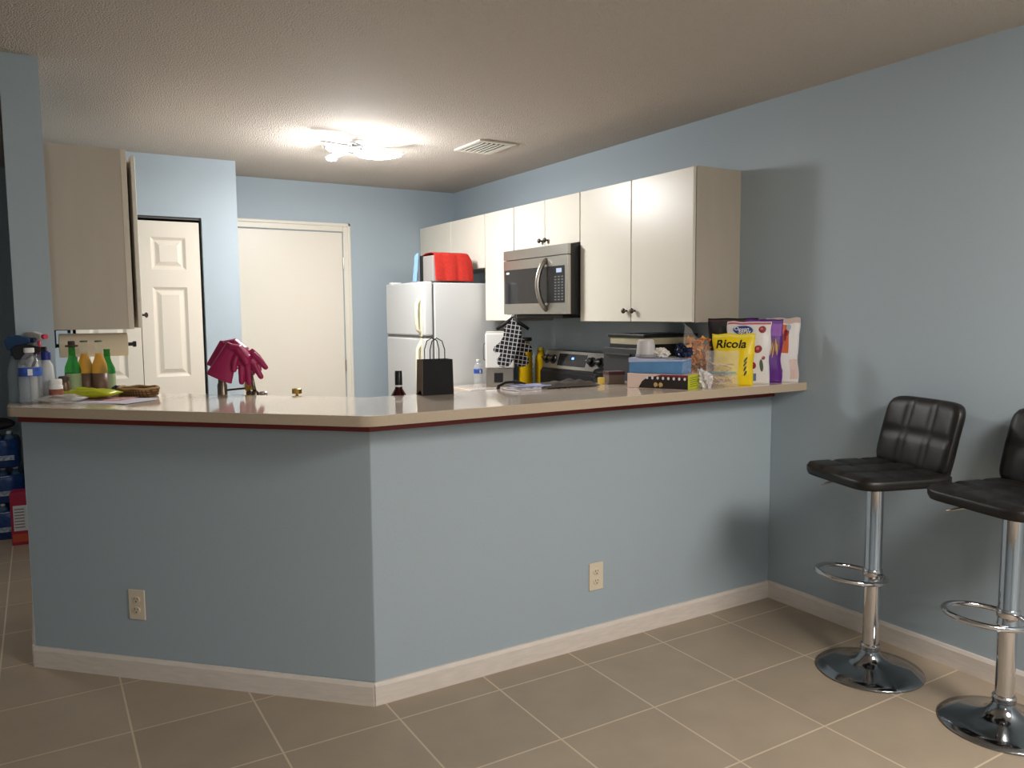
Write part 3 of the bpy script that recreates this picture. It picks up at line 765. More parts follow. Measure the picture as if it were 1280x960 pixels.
glove('rear magenta rubber glove, its fingers reaching farthest right', (-.318, 1.098, 1.30), RZ,
      dict(palm=[(-.01, 0, .0), (.035, 0, .005), (.075, 0, -.03), (.09, 0, -.05)], pr=[.026, .036, .038, .03],
           f=[[(.10, 0, -.03), (.13, 0, -.06), (.152, 0, -.092)], [(.10, 0, -.04), (.12, 0, -.08), (.134, 0, -.115)], [(.09, 0, -.05), (.10, 0, -.09), (.106, 0, -.13)], [(.075, 0, -.05), (.078, 0, -.09), (.08, 0, -.125)], [(.06, 0, -.03), (.055, 0, -.07), (.054, 0, -.10)]]),
      cuff=[(-.002, .0, .006), (-.04, .006, -.11)])

# ------------------------------------------------------------------ wine bottle, gift bag on the bar
wb = thing('wine_bottle', 'dark wine bottle neck rising behind the bar left of the black bag', 'bottle', (.262, .575, .92))
lathe_part([(.032, 0), (.037, .005), (.037, .145), (.034, .16), (.0165, .190), (.0145, .20), (.0145, .255)], 'body', mat('dark_red_glass', (52, 14, 20), .08), wb, smooth=True)
lathe_part([(.0158, .205), (.0152, .262), (.013, .266)], 'foil', black, wb)
lathe_part([(.0163, .199), (.0163, .206)], 'foil_band', lblwhite, wb)
gb = thing('gift_bag', 'small black paper gift bag with twisted handles on the bar', 'bag', (.375, .458, ZT), math.radians(-4))
bp_ = mat('black_paper', (12, 12, 13), .6, spec=.3); brp = mat('brown_grey_paper', (104, 88, 74), .7)
m = MB(); w2, d2_, hh = .0675, .035, .145
m.mi = 0
for yy, s_ in ((-d2_, 1), (d2_, -1)):
    m._f([m.v(p) for p in ((-w2, yy, 0), (w2, yy, 0), (w2-.003, yy*.95, hh), (-w2+.003, yy*.95, hh))])
m._f([m.v(p) for p in ((-w2, -d2_, 0), (-w2, d2_, 0), (w2, d2_, 0), (w2, -d2_, 0))])
o = m.build('body', bp_, gb); s_ = o.modifiers.new('s', 'SOLIDIFY'); s_.thickness = .0015
for sx in (-1, 1):
    m = MB(); x = sx*w2
    m._f([m.v(p) for p in ((x, -d2_, 0), (x-sx*.003, 0, .02), (x-sx*.004, 0, hh), (x-sx*.003, -d2_*.95, hh))]); m._f([m.v(p) for p in ((x-sx*.003, 0, .02), (x, d2_, 0), (x-sx*.003, d2_*.95, hh), (x-sx*.004, 0, hh))])
    o = m.build('gusset', brp, gb); s_ = o.modifiers.new('s', 'SOLIDIFY'); s_.thickness = .0015
for yy in (-d2_*.9, d2_*.9):
    MB().tube([(-.032, yy, hh-.01), (-.032, yy, hh+.04), (-.022, yy*.9, hh+.075), (0, yy*.8, hh+.088), (.022, yy*.9, hh+.075), (.032, yy, hh+.04), (.032, yy, hh-.01)], .0022, 8).build('handle', bp_, gb, smooth=True)

# ------------------------------------------------------------------ kitchen counter things (far side)
cn = thing('coffee_maker', 'white boxy appliance with grey base behind the oven mitts', 'appliance', (1.712, 2.225, .92), math.radians(-30))
B(-.095, .095, -.07, .07, 0, .125).build('base', mat('grey_plastic', (118, 114, 108), .4), cn, bevel=.008)
B(-.10, .10, -.075, .075, .125, .37).build('body', white_pl, cn, bevel=.012)
B(-.095, .095, -.07, .07, .365, .378).build('lid', mat('greyer_white', (206, 204, 198), .4), cn, bevel=.004)
B(-.04, .02, -.0725, -.069, .03, .095).build('dark_window', black, cn)
MB().tube([(-.10, -.05, .30), (-.112, -.055, .29), (-.113, -.055, .24), (-.112, -.05, .19), (-.10, -.05, .18)], .004, 8).build('handle', gask, cn, smooth=True)
water_bottle('clear water bottle with blue label beside the fridge', (1.545, 2.235, .92), .19, .031)
oil = mat('yellow_cooking_oil', (206, 168, 24), .12, trans=.3, ior=1.1)
def oilb(label, loc, h, r, cap):
    t = thing('oil_bottle', label, 'bottle', loc, .4)
    prof = [(r*.9, 0), (r, .008)]
    for i in range(6): z = h*(.1+.1*i); prof += [(r*.93, z), (r, z+h*.05)]
    prof += [(r*.9, h*.74), (r*.62, h*.84), (r*.55, h*.90), (r*.5, h*.93)]
    lathe_part(prof, 'body', oil, t, smooth=True)
    lathe_part([(r*.62, h*.92), (r*.9, h*.93) if cap else (r*.62, h*.93), (r*.9, h) if cap else (r*.58, h), (r*.5, h)], 'cap', blackm if cap else mat('yellow_cap', (190, 170, 60), .4), t)
    return t
oilb('tall yellow oil bottle with wide black lid behind the mitts', (1.86, 2.13, .92), .335, .052, True)
oilb('shorter yellow oil bottle with yellow cap next to the range', (1.972, 2.105, .92), .265, .042, False)
# oven mitts
mitt_m = grid_mat('black_white_lattice_cloth', (26, 26, 32), (205, 205, 208), .027, .0024, .9, rot=.16, axes='XZ')
def mitt(label, side, dy):
    t = thing('oven_mitt', label, 'oven mitt', (1.63-.02*dy, 1.915+.0*dy-dy*.035, 1.40), math.radians(-31), 'lattice oven mitts hung from the microwave')
    pts = [(0, -.01), (-.055, -.075), (-.062, -.13), (-.085, -.165), (-.122, -.195), (-.128, -.215), (-.118, -.232), (-.10, -.232), (-.072, -.21), (-.085, -.25), (-.104, -.272), (-.104, -.30), (-.086, -.322), (-.055, -.328), (-.025, -.318), (-.008, -.295), (.012, -.25), (.035, -.18), (.05, -.12), (.058, -.075)]
    if side > 0: pts = [(-x, z) for x, z in pts][::-1]
    pts = rounded([(x, z) for x, z in pts], [.01 if 3 < i < 16 else 0 for i in range(len(pts))], 3)
    m = MB(); m.prism_y(pts, -.014, .014); m.build('body', mitt_m, t, bevel=.010, seg=3)
    sg = -1 if side < 0 else 1
    MB().tube([(0, 0, -.006), (sg*.045, 0, -.042), (sg*.105, 0, -.082)], [.006, .008, .007], 10, flat=1.5).build('cuff_binding', blackm, t, smooth=True)
    MB().tube([(0, 0, -.01), (-.006, 0, .004), (0, 0, .012), (.006, 0, .004), (0, 0, -.01)], .003, 8).build('loop', blackm, t, smooth=True)
    return t
mitt('left black-and-white lattice oven mitt hanging from the microwave', -1, 1)
mitt('right black-and-white lattice oven mitt hanging from the microwave', 1, 0)
# toaster oven and pot on the worktop right of the range
to = thing('toaster_oven', 'black toaster oven with cream side behind the blue box', 'toaster oven', (1.83, .76, .92))
B(-.18, .18, -.12, .16, .02, .372).build('body', mat('cream_metal', (176, 168, 140), .4), to, bevel=.006)
B(-.19, .19, -.13, .17, .37, .388).build('top_panel', black, to, bevel=.004)
B(-.182, .182, -.124, .16, .27, .335).build('dark_band', black, to, bevel=.002)
B(-.225, -.182, -.12, .16, .03, .315).build('door', mat('charcoal_door', (54, 56, 60), .3), to, bevel=.004)
MB().cyl((-.236, -.08, .28), (-.236, .12, .28), .007, 12).build('handle', black, to)
pn = thing('cooking_pot', 'dark pot between the range and the toaster oven', 'pot', (1.83, 1.145, .92))
lathe_part([(.085, 0), (.10, .01), (.10, .15), (.104, .155), (.10, .158)], 'body', mat('dark_green_black_enamel', (24, 30, 26), .3), pn)
lathe_part([(.103, .158), (.09, .172), (.03, .186), (.012, .19), (.012, .2), (.018, .205), (.018, .22), (.01, .222)], 'lid', black, pn)
for sx in (-1, 1): MB().tube([(sx*.096, -.03, .13), (sx*.125, -.025, .132), (sx*.125, .025, .132), (sx*.096, .03, .13)], .006, 8).build('handle', black, pn)

# papers / cloth at the back edge of the bar
ml = thing('magazine_stack', 'folded leaflets lying at the back edge of the bar', 'papers', (.80, .42, ZT), .12)
for i, (dx, rz, m_) in enumerate(((-.01, .0, lblwhite), (.0, .1, mat('red_white_print', (206, 190, 196), .5, var=.5, vscale=35)), (.012, -.08, mat('blue_white_print', (150, 160, 196), .5, var=.5, vscale=30)))):
    m = MB(); m.M = Matrix.Translation((dx, 0, .0005+.006*i)) @ Matrix.Rotation(rz, 4, 'Z'); m.box(-.085, .085, -.05, .05, 0, .0055); m.build('leaflet', m_, ml, bevel=.002)
def gcf(u, v):
    e = (1-abs(2*u-1)**3)*(1-abs(2*v-1)**3)
    return (.30*(u-.5), .12*(v-.5)+.012*nz(u*4, v*2, 3), .003+.028*e*(.55+.9*abs(nz(u*5, v*3, 9))))
gc = sheet(gcf, 26, 14, 'cloth', mat('dark_grey_cloth', (84, 78, 74), .95, bump=.4, scale=260), .006); gc.location = (1.0, .415, ZT+.002); gc.rotation_euler = (0, 0, -.08)
tag(gc, 'crumpled dark grey cloth on the bar in front of the range', 'cloth')
um = thing('strap', 'black curved strap hooked over the bar back edge beside the leaflets', 'strap', (.735, .455, ZT))
MB().tube([(.075, -.005, .022), (.03, .0, .032), (-.01, .02, .030), (-.028, .05, .014), (-.030, .060, -.012), (-.030, .060, -.035)], [.005, .009, .010, .010, .010, .008], 12, flat=.7).build('band', blackm, um, smooth=True)

# ------------------------------------------------------------------ groceries on the right end of the bar
def box_thing(name, label, cat, loc, rz, L, D, H, mats):
    t = thing(name, label, cat, loc, rz)
    return t
th_ = math.radians(-63.9)
ck = thing('cookie_box', 'dark cookie box with white ovals and lime end, lying under the blue box', 'box', (1.338, .142, ZT), th_)
choc = mat('dark_brown_print', (44, 36, 34), .35); pinkw = mat('pinkish_white_print', (228, 206, 196), .35); maroon = mat('maroon_print', (128, 34, 48), .35); lime = mat('lime_print', (190, 196, 28), .4)
m = MB(); m.box(-.14, .14, -.075, .075, 0, .064); m.build('carton', pinkw, ck, bevel=.002)
def decal(poly, y, mtl, name, par, t=.0006):
    m = MB(); m.prism_y(poly, y-t, y); return m.build(name, mtl, par)
cb = -.0751
decal([(-.085, .002), (.14, .002), (.14, .05), (.05, .055), (-.04, .052), (-.07, .03)], cb, choc, 'dark_print', ck)
decal([(-.02, .0515), (.05, .055), (.14, .05), (.14, .063), (.02, .062)], cb-.0002, maroon, 'maroon_band', ck)
for i in range(8):
    x = -.045+i*.0245; decal([(x+.0055*math.cos(k/12*2*PI), .047-.0001*i+.0068*math.sin(k/12*2*PI)) for k in range(12)], cb-.0008, lblwhite, 'white_oval', ck)
for x in (-.005, .018): decal([(x+.010*math.cos(k/10*2*PI), .018+.010*math.sin(k/10*2*PI)*(1+.3*math.sin(3*k))) for k in range(10)], cb-.0008, mat('gold_print', (196, 168, 110), .4), 'gold_mark', ck)
m = MB(); m.box(.1401, .1408, -.075, .075, .001, .063); le = m.build('lime_end', lime, ck)
m = MB()
for i in range(5): m.box(.1408, .1411, -.05, .045-.012*(i % 2), .012+i*.009, .0145+i*.009)
m.build('small_print', mat('dark_olive_print', (84, 88, 30), .5), le)

bb = thing('blue_box', 'light blue carton with pale lid on top of the dark cookie box', 'box', (1.332, .158, ZT+.0655), math.radians(-62.5))
blu = mat('light_blue_carton', (92, 140, 190), .4, var=.1, vscale=18); lav = mat('pale_lavender_print', (178, 190, 222), .35)
B(-.122, .122, -.06, .06, 0, .058).build('carton', blu, bb, bevel=.0015)
m = MB(); R = [[(-.124, -.063, .046), (.124, -.062, .055), (.124, .062, .060), (-.124, .062, .060)], [(-.124, -.062, .066), (.124, -.062, .061), (.124, .062, .062), (-.124, .062, .066)]]
m.rings(R); m.build('lid', lav, bb, bevel=.001)
B(.1222, .1228, -.058, .058, .002, .05).build('end_label', mat('blue_white_end_print', (112, 146, 190), .4, var=.4, vscale=50), bb)
m = MB(); m.box(.04, .068, -.05, -.025, .0640, .0646); m.build('barcode_label', mat('cream_label_print', (214, 205, 190), .5), bb)

cu = thing('plastic_cup', 'upside-down frosted plastic cup on the blue box', 'cup', (1.296, .212, ZT+.1325), 0)
fro = mat('frosted_plastic', (214, 212, 213), .3, alpha=.72)
m = MB(); m.lathe([(.044, 0), (.0445, .004), (.042, .014), (.0425, .018), (.038, .066), (.034, .076), (.028, .078), (.002, .078)], seg=36); m.build('cup_wall', fro, cu, smooth='auto')
lathe_part([(.0452, 0), (.0458, .003), (.0452, .014)], 'rim', mat('grey_frosted_rim', (150, 146, 146), .35), cu, seg=36)

wbag = crumple('crumpled_bag', .095, .06, .045, mat('white_paper_bag', (226, 220, 208), .7), 2.); wbag.location = (1.338, .165, ZT+.1325); wbag.rotation_euler = (0, 0, -.8)
tag(wbag, 'crumpled white wrapper on the blue box right of the cup', 'wrapper')
nv_ = crumple('foil_packet', .09, .07, .066, mat('navy_foil', (28, 38, 66), .22, .4, var=.5, vscale=30), 11., .5, -.02); nv_.location = (1.402, .085, ZT+.1325); nv_.rotation_euler = (0, 0, -.6)
tag(nv_, 'crumpled navy blue foil packet on the blue box', 'packet')
bx = thing('small_box', 'brown-grey box with maroon lid behind the cookie box', 'box', (1.288, .43, ZT), -.25)
B(-.040, .040, -.035, .035, 0, .042).build('carton', mat('brown_grey_weave', (122, 108, 96), .8, bump=.4, scale=250), bx, bevel=.002)
B(-.042, .042, -.037, .037, .042, .058).build('lid', mat('dark_maroon_lid', (70, 22, 26), .4), bx, bevel=.002)
yb = tag(B(-.013, .013, -.012, .012, 0, .031).build('yellow_block', mat('yellow_wax_block', (222, 192, 92), .6), bevel=.003), 'small yellow block on the bar left of the brown-grey box', 'block'); yb.location = (1.218, .435, ZT)

# --- standing pouches. surface function so that prints follow the bag
class Pouch:
    def __init__(s, w, h, t, seed, topw=1., lean=0., bulge=.5):
        s.w, s.h, s.t, s.seed, s.topw, s.lean, s.bulge = w, h, t, seed, topw, lean, bulge
    def S(s, u, v, side=-1, off=0.):
        wid = s.w/2*(1+(s.topw-1)*v)*(1-.05*math.sin(PI*min(1, v*1.1)))
        prof = min(1, (.55+v*2.2)) * (1-v**2.2) if v < 1 else 0
        edge = max(0, 1-abs(u)**2.6)**.55
        n_ = .10*nz(u*2.1+s.seed, v*3.1, side*.7)+.06*nz(u*5+s.seed, v*7, side*2.)
        y = side*(s.t/2*edge*(prof+n_*min(1, 5*(1-v))) + .0012 + off)
        return (u*wid+.006*nz(v*4, s.seed, 5), y+s.lean*v*v, v*s.h+.006*nz(u*2, s.seed, 1)*v)
    def mesh(s, nu=26, nv=34):
        m = MB()
        for side in (-1, 1):
            G = [[m.v(s.S(-1+2*i/nu, j/nv, side)) for i in range(nu+1)] for j in range(nv+1)]
            for j in range(nv):
                for i in range(nu): m._f([G[j][i], G[j][i+1], G[j+1][i+1], G[j+1][i]])
            if side == -1: A = G
            else: Bk = G
        for j in range(nv):
            for i in (0, nu): m._f([A[j][i], A[j+1][i], Bk[j+1][i], Bk[j][i]])
        for i in range(nu):
            for j in (0, nv): m._f([A[j][i], A[j][i+1], Bk[j][i+1], Bk[j][i]])
        return m
    def patch(s, u0, u1, v0, v1, off=.0008, nu=14, nv=14, mask=None):
        m = MB(); G = {}
        def P(i, j):
            if (i, j) not in G: G[i, j] = m.v(s.S(u0+(u1-u0)*i/nu, v0+(v1-v0)*j/nv, -1, off))
            return G[i, j]
        for j in range(nv):
            for i in range(nu):
                if mask and not mask((i+.5)/nu*2-1, (j+.5)/nv*2-1): continue
                m._f([P(i, j), P(i+1, j), P(i+1, j+1), P(i, j+1)])
        return m
    def disc(s, u, v, ru, rv, off=.001, n=20, rot=0.):
        m = MB(); c = m.v(s.S(u, v, -1, off)); prev = None; K = 4; rows = []
        for k in range(1, K+1):
            row = []
            for i in range(n):
                a_ = 2*PI*i/n; x, y = ru*k/K*math.cos(a_), rv*k/K*math.sin(a_)
                row.append(m.v(s.S(u+x*math.cos(rot)-y*math.sin(rot), v+(x*math.sin(rot)+y*math.cos(rot)*1.), -1, off)))
            rows.append(row)
        for i in range(n): m._f([c, rows[0][i], rows[0][(i+1) % n]])
        for k in range(K-1):
            for i in range(n): m._f([rows[k][i], rows[k+1][i], rows[k+1][(i+1) % n], rows[k][(i+1) % n]])
        return m
    def text(s, txt, size, u, v, off=.0016, slant=0., rot=0., sx=1., fat=0.):
        V, F = text_verts(txt, size, fat); m = MB()
        vs = []
        for x, y, _ in V:
            x = x*sx+slant*y; x, y = x*math.cos(rot)-y*math.sin(rot), x*math.sin(rot)+y*math.cos(rot)
            vs.append(m.v(s.S(u+x/(s.w/2), v+y/s.h, -1, off)))
        for f in F: m._f([vs[i] for i in f])
        return m
FACE = math.radians(-44)
def pouch_thing(name, label, P, loc, rz, m_):
    t = thing(name, label, 'bag', loc, rz)
    P.mesh().build('pouch', m_, t, smooth=True)
    return t
film_y = mat('yellow_bag_film', (238, 208, 20), .3); film_w = mat('white_bag_film', (226, 222, 220), .3); film_p = mat('purple_bag_film', (92, 34, 128), .3)
# black pouch at the back
P = Pouch(.235, .300, .04, 1., 1.0); t = pouch_thing('snack_pouch', 'black pouch standing behind the white cranberry bag', P, (1.850, .222, ZT), FACE, mat('black_bag_film', (26, 22, 24), .3))
P.patch(-.98, .98, .955, .97).build('seal_line', mat('dark_red_print', (84, 26, 30), .4), t)
# white cranberry bag
P = Pouch(.185, .285, .05, 2., 1.06); t = pouch_thing('cranberry_bag', 'white bag with blue oval logo and red cranberries, right of the yellow bag', P, (1.782, .058, ZT), FACE-.06, film_w)
P.patch(-.97, .97, .955, .985).build('pink_seal', mat('pink_print', (196, 96, 118), .4), t)
navy = mat('navy_print', (34, 56, 128), .35)
P.disc(-.26, .862, .50, .088, .0008).build('logo_ring', mat('silver_print', (190, 200, 220), .3), t); P.disc(-.26, .862, .45, .076, .0014).build('logo_oval', navy, t)
P.text('Ocean', .024, -.32, .884, .002, .2, fat=.0004).build('lettering', lblwhite, t); P.text('Spray', .024, -.20, .842, .002, .2, fat=.0004).build('lettering', lblwhite, t)
P.text('CRAISINS', .026, -.30, .735, .0012, .0).build('lettering', mat('dark_green_print', (50, 60, 40), .4), t)
cran = mat('cranberry_print', (140, 24, 36), .3); hi = mat('pale_red_print', (205, 110, 110), .3)
for u, v, r in ((.62, .875, .17), (.40, .56, .19), (.18, .30, .18), (-.05, .45, .13), (.72, .42, .09), (-.5, .38, .3), (-.35, .22, .28)):
    o = P.disc(u, v, r, r*.33, .001).build('cranberry_print', cran, t); P.disc(u-.03, v+.012, r*.4, r*.12, .0016, 12).build('highlight', hi, o)
P.disc(.62, .30, .09, .10, .001, rot=.3).build('leaf_print', mat('leaf_green_print', (60, 80, 50), .4), t)
P.patch(.0, .35, .05, .17).build('blue_label', mat('blue_grey_print', (96, 118, 146), .4), t); P.patch(-.95, -.15, .04, .13, .0008).build('grey_print_lines', mat('pale_grey_print', (190, 188, 188), .4), t)
# purple bag
P = Pouch(.165, .295, .04, 3., 1.02); t = pouch_thing('nut_bag', 'purple bag with a nut picture, between the white and orange bags', P, (1.885, .062, ZT), FACE+.02, film_p)
P.patch(-.98, -.02, .0, .93, .0006).build('dark_gusset', mat('dark_purple_film', (62, 22, 98), .35), t); P.patch(-.05, -.01, .02, .93, .001, 2, 20).build('white_edge', mat('lilac_print', (190, 170, 210), .4), t)
P.patch(.0, .95, .74, .93, .0008).build('light_purple_band', mat('violet_print', (136, 70, 170), .4), t)
P.disc(.50, .56, .36, .10, .001).build('nut_print', mat('brown_nut_print', (120, 62, 44), .4, var=.5, vscale=60), t)
for u, v in ((.38, .53), (.62, .60), (.5, .50), (.7, .53)): P.disc(u, v, .11, .035, .0018, 12, rot=u*3).build('nut_piece', mat('pale_nut_print', (200, 158, 108), .4), t)
P.patch(-.62, -.1, .60, .73, .001).build('barcode_label', mat('pale_grey_label', (206, 200, 210), .4), t); P.patch(-.5, -.25, .62, .71, .0014, 6, 6, mask=lambda a, b_: (int((a+1)*6) % 2) == 0).build('barcode', slot_m, t)
# orange and white bag
P = Pouch(.145, .30, .038, 4., 1.04); t = pouch_thing('snack_bag', 'orange and white bag at the bar end against the right wall', P, (1.966, .022, ZT), FACE-.04, film_w)
P.patch(-.95, .35, .46, .90, .0006).build('orange_panel', mat('orange_print', (206, 92, 36), .4), t)
for u, v, r in ((.0, .70, .2), (.2, .78, .16), (-.1, .62, .13)): P.disc(u, v, r, r*.3, .0012).build('berry_print', cran, t)
for u, v, r in ((-.3, .36, .14), (-.2, .18, .17), (-.5, .12, .1)): P.disc(u, v, r, r*.45, .0012).build('dark_print', mat('charcoal_print', (60, 58, 60), .4), t)
P.disc(.30, .86, .14, .05, .0014).build('silver_seal', mat('silver_grey_print', (170, 175, 178), .3), t)
P.patch(.45, .95, .05, .36, .0006).build('pink_text_panel', mat('pale_pink_print', (212, 186, 178), .4), t)
P.patch(-.98, .98, .92, .995, .0008).build('clear_top_seal', mat('translucent_pink_film', (196, 172, 160), .25), t)
# yellow bag
P = Pouch(.175, .232, .06, 5., 1.08, .0); t = pouch_thing('candy_bag', 'yellow candy bag with black script lettering behind the clear zip bag', P, (1.668, .045, ZT), FACE-.10, film_y)
P.text('Ricola', .052, -.10, .80, .0018, .25, fat=.0011).build('lettering', mat('black_print', (20, 18, 16), .4), t)
P.patch(-.96, .96, .93, .98, .0008).build('top_seal', mat('pale_yellow_film', (240, 222, 90), .3), t)
for v in (.24, .33, .42, .50): P.disc(.62, v, .09, .03, .001, 12, rot=.5).build('herb_print', mat('dark_olive_leaf', (60, 66, 22), .4), t)
# orange dried snack in a clear twisted bag
ds = thing('snack_bag', 'clear twisted bag of orange dried snacks left of the yellow bag', 'bag', (1.59, .185, ZT), FACE)
m = MB(); R = []
for t_, w, d_, x in ((0, .045, .03, .01), (.08, .058, .038, .005), (.3, .062, .04, 0), (.55, .062, .04, -.006), (.72, .056, .034, -.012), (.82, .036, .02, -.03), (.92, .02, .012, -.044), (1, .026, .012, -.058)):
    R.append([(x+w*math.cos(2*PI*k/28)*(1+.07*nz(k*.6, t_*6, 1)), d_*math.sin(2*PI*k/28)*(1+.1*nz(k*.6, t_*6, 3)), .272*t_+(.02*math.cos(2*PI*k/28)*-1 if t_ > .75 else 0)) for k in range(28)])
m.rings(R); m.build('film', mat('clear_snack_film', (240, 236, 228), .1, alpha=.12, bump=.6, scale=30), ds, smooth=True)
orr = [mat('orange_snack', (214, 138, 66), .6), mat('light_orange_snack', (226, 164, 98), .6), mat('brown_snack', (120, 70, 36), .6)]
rnd = random.Random(3)
m = MB()
for i in range(95):
    z = .01+.20*rnd.random(); an = rnd.random()*2*PI; r_ = math.sqrt(rnd.random())
    m.mi = rnd.choice((0, 0, 1)) if z > .09 else rnd.choice((2, 2, 0))
    m.M = Matrix.Translation((.050*r_*math.cos(an), .028*r_*math.sin(an), z)) @ Matrix.Rotation(rnd.random()*6, 4, (rnd.random(), rnd.random(), rnd.random()+.1))
    m.rings([[(-.014, -.008, -.003), (.014, -.010, .004), (.016, .006, -.002), (-.010, .011, .003)], [(-.013, -.008, 0), (.013, -.009, .008), (.015, .006, .002), (-.009, .010, .007)]])
ch = m.build('snack_pieces', orr, ds); ch['kind'] = 'stuff'
# clear zip bag with sticks
zb = thing('zip_bag', 'clear zip bag of tan sticks in front of the yellow bag', 'bag', (1.572, .022, ZT), FACE-.12)
P = Pouch(.145, .160, .05, 6., 1.0)
P.mesh().build('film', mat('clear_zip_film', (228, 226, 224), .12, alpha=.20, bump=.5, scale=25), zb, smooth=True)
P.patch(-.97, .97, .36, .42, .001).build('zip_strip', mat('teal_zip', (120, 160, 168), .3, alpha=.8), zb)
m = MB()
for i in range(46):
    x = rnd.uniform(-.045, .045); z = rnd.uniform(.008, .05) if i % 3 else rnd.uniform(.05, .10); an = rnd.uniform(-.9, .9)
    y = rnd.uniform(-.013, .013); d_ = Vector((math.cos(an), 0, math.sin(an)))*.017
    m.mi = i % 2
    m.tube([(x-d_.x, y, max(.004, z-d_.z)), (x, y+.003, z), (x+d_.x, y, max(.004, z+d_.z))], .0026, 6)
st_ = m.build('tan_sticks', [mat('tan_stick', (186, 150, 118), .6), mat('pale_stick', (222, 204, 184), .6)], zb); st_['kind'] = 'stuff'
wp = crumple('plastic_bag', .085, .075, .085, mat('white_thin_plastic', (222, 216, 214), .3, alpha=.85), 6., .45, -.02); wp.location = (1.474, .03, ZT); wp.rotation_euler = (0, 0, -.8)
tag(wp, 'crumpled white plastic bag between the lime box end and the zip bag', 'plastic bag')

# ------------------------------------------------------------------ hall: water packs and carton
bluew = mat('blue_shrink_wrap', (28, 66, 128), .25, var=.45, vscale=14, bump=.5, scale=30); botl = mat('blue_tint_bottle', (120, 160, 200), .1, trans=.5, ior=1.2)
def water_pack(label, loc):
    t = thing('water_pack', label, 'water pack', loc, 0, 'shrink-wrapped water packs in the hall')
    m = MB(); R = []
    for z, k in ((0, .97), (.01, 1), (.07, .99), (.13, 1), (.165, .985), (.18, .94)):
        row = []
        for i in range(48):
            a_ = 2*PI*i/48; x = .21*max(-1, min(1, 1.35*math.cos(a_))); y = .14*max(-1, min(1, 1.35*math.sin(a_)))
            row.append((x*k*(1+.02*math.cos(i*PI/2)), y*k*(1+.03*math.cos(i*PI/2)), z))
        R.append(row)
    m.rings(R); m.build('shrink_wrap', bluew, t, smooth=True)
    for i in range(6):
        for j in range(2):
            m = MB(); c_ = (-.165+i*.066, -.105+j*.07, 0)
            m.lathe([(.03, .176), (.024, .196), (.013, .212), (.013, .22)], c_, 14); b_ = m.build('bottle', botl, t, smooth=True)
            m = MB(); m.lathe([(.0145, .216), (.0145, .229), (.012, .231)], c_, 12); m.build('cap', white_pl, b_)
    m = MB()
    m.box(-.19, .19, -.1475, -.1415, .05, .08)
    m.build('printed_label', mat('white_blue_print', (170, 186, 206), .4, var=.5, vscale=60), t)
    return t
water_pack('bottom pack of blue-wrapped water bottles on the hall floor', (-1.37, 3.56, 0))
w0 = [o for o in COL.objects if o.name.startswith('water_pack')][0]
dup(w0, (-1.36, 3.57, .2315), .03, 'middle pack of the stack of blue-wrapped water in the hall')
dup(w0, (-1.375, 3.56, .463), -.04, 'top pack of the stack of blue-wrapped water in the hall')
db = pillow('dark_bag', .30, .22, .07, mat('dark_brown_bag', (40, 34, 36), .6), None, 1.2, 4.); db.location = (-1.33, 3.56, .695); tag(db, 'dark bag lying on top of the water packs', 'bag')
pc = thing('pink_carton', 'pink and white carton standing on the hall floor beside the water packs', 'box', (-1.175, 3.30, 0), -.1)
B(-.045, .045, -.07, .07, 0, .33).build('carton', mat('pink_red_carton', (176, 42, 76), .5), pc, bevel=.002)
B(-.03, .044, -.0706, -.0701, .09, .25).build('white_panel', lblwhite, pc)
m = MB()
for i in range(7): m.box(-.024, .03, -.0712, -.0706, .11+i*.019, .116+i*.019)
m.build('small_print', mat('grey_print', (130, 120, 124), .5), pc)
B(-.04, .04, -.0708, -.0701, .02, .07).build('orange_panel', mat('orange_red_print', (206, 90, 60), .5), pc)

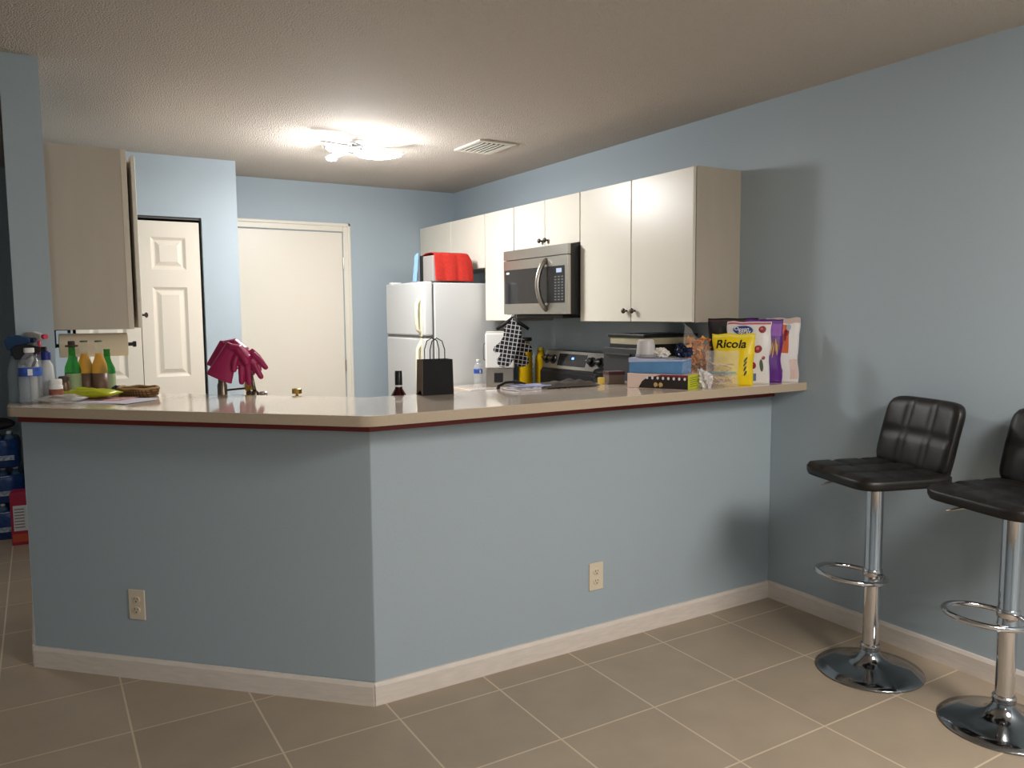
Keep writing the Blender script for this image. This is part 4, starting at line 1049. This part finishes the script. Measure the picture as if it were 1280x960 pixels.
# ------------------------------------------------------------------ camera
f_px = 983.65
cam = bpy.data.cameras.new('camera'); co = bpy.data.objects.new('camera', cam); COL.objects.link(co)
cam.sensor_fit = 'HORIZONTAL'; cam.sensor_width = 36; cam.lens = f_px/1280*36; cam.clip_start = .05
yaw, pitch, roll = .54125891, .0895666, -.00734237
fw = Vector((math.sin(yaw)*math.cos(pitch), math.cos(yaw)*math.cos(pitch), -math.sin(pitch)))
r0 = Vector((math.cos(yaw), -math.sin(yaw), 0)); u0 = r0.cross(fw)
r2 = r0*math.cos(roll)+u0*math.sin(roll); u2 = u0*math.cos(roll)-r0*math.sin(roll)
co.matrix_world = Matrix(((r2.x, u2.x, -fw.x, -1.02303), (r2.y, u2.y, -fw.y, -2.48514), (r2.z, u2.z, -fw.z, 1.42121), (0, 0, 0, 1)))
SC.camera = co

# ------------------------------------------------------------------ light
def area(name, loc, aim, size, power, col, shape='DISK'):
    l = bpy.data.lights.new(name, 'AREA'); l.energy = power; l.size = size; l.color = col; l.shape = shape
    o = bpy.data.objects.new(name, l); COL.objects.link(o); o.location = loc
    o.rotation_euler = (Vector(aim)-Vector(loc)).to_track_quat('-Z', 'Y').to_euler(); return o
def point(name, loc, power, col, rad):
    l = bpy.data.lights.new(name, 'POINT'); l.energy = power; l.color = col; l.shadow_soft_size = rad
    o = bpy.data.objects.new(name, l); COL.objects.link(o); o.location = loc; return o
area('kitchen_lamp_down', (.66, 2.0, ZC-.10), (.66, 2.0, 0), .42, 28, (1, .985, .975))
point('kitchen_lamp_glow', (.62, 2.02, ZC-.20), 37, (1, .985, .985), .10)
area('living_ceiling_lamp', (1.15, -3.1, ZC-.03), (1.15, -3.1, 0), 1.1, 98, (1, .93, .86))
point('living_room_fill', (1.0, -2.9, ZC-.42), 34, (1, .94, .88), .2)  # added fill light, brightens the front ceiling and the right wall
hl = area('hall_floor_fill', (-1.6, 2.2, ZC-.03), (-1.6, 2.2, 0), .3, 3.6, (1, .93, .86)); hl.data.spread = math.radians(95)  # added narrow fill to lift the dark hall floor, not a fitted lamp
point('living_lamp_far', (-1.5, -4.2, 2.2), 30, (1, .94, .88), .06)
w = bpy.data.worlds.new('w'); SC.world = w; w.use_nodes = True
w.node_tree.nodes['Background'].inputs[0].default_value = (.5, .55, .6, 1); w.node_tree.nodes['Background'].inputs[1].default_value = .05
vs = SC.view_settings
vs.view_transform = 'Standard'; vs.look = 'None'; vs.exposure = 0; vs.gamma = 1; vs.use_curve_mapping = False
SC.cycles.max_bounces = 10; SC.cycles.transparent_max_bounces = 16
SC.cycles.caustics_reflective = False; SC.cycles.caustics_refractive = False
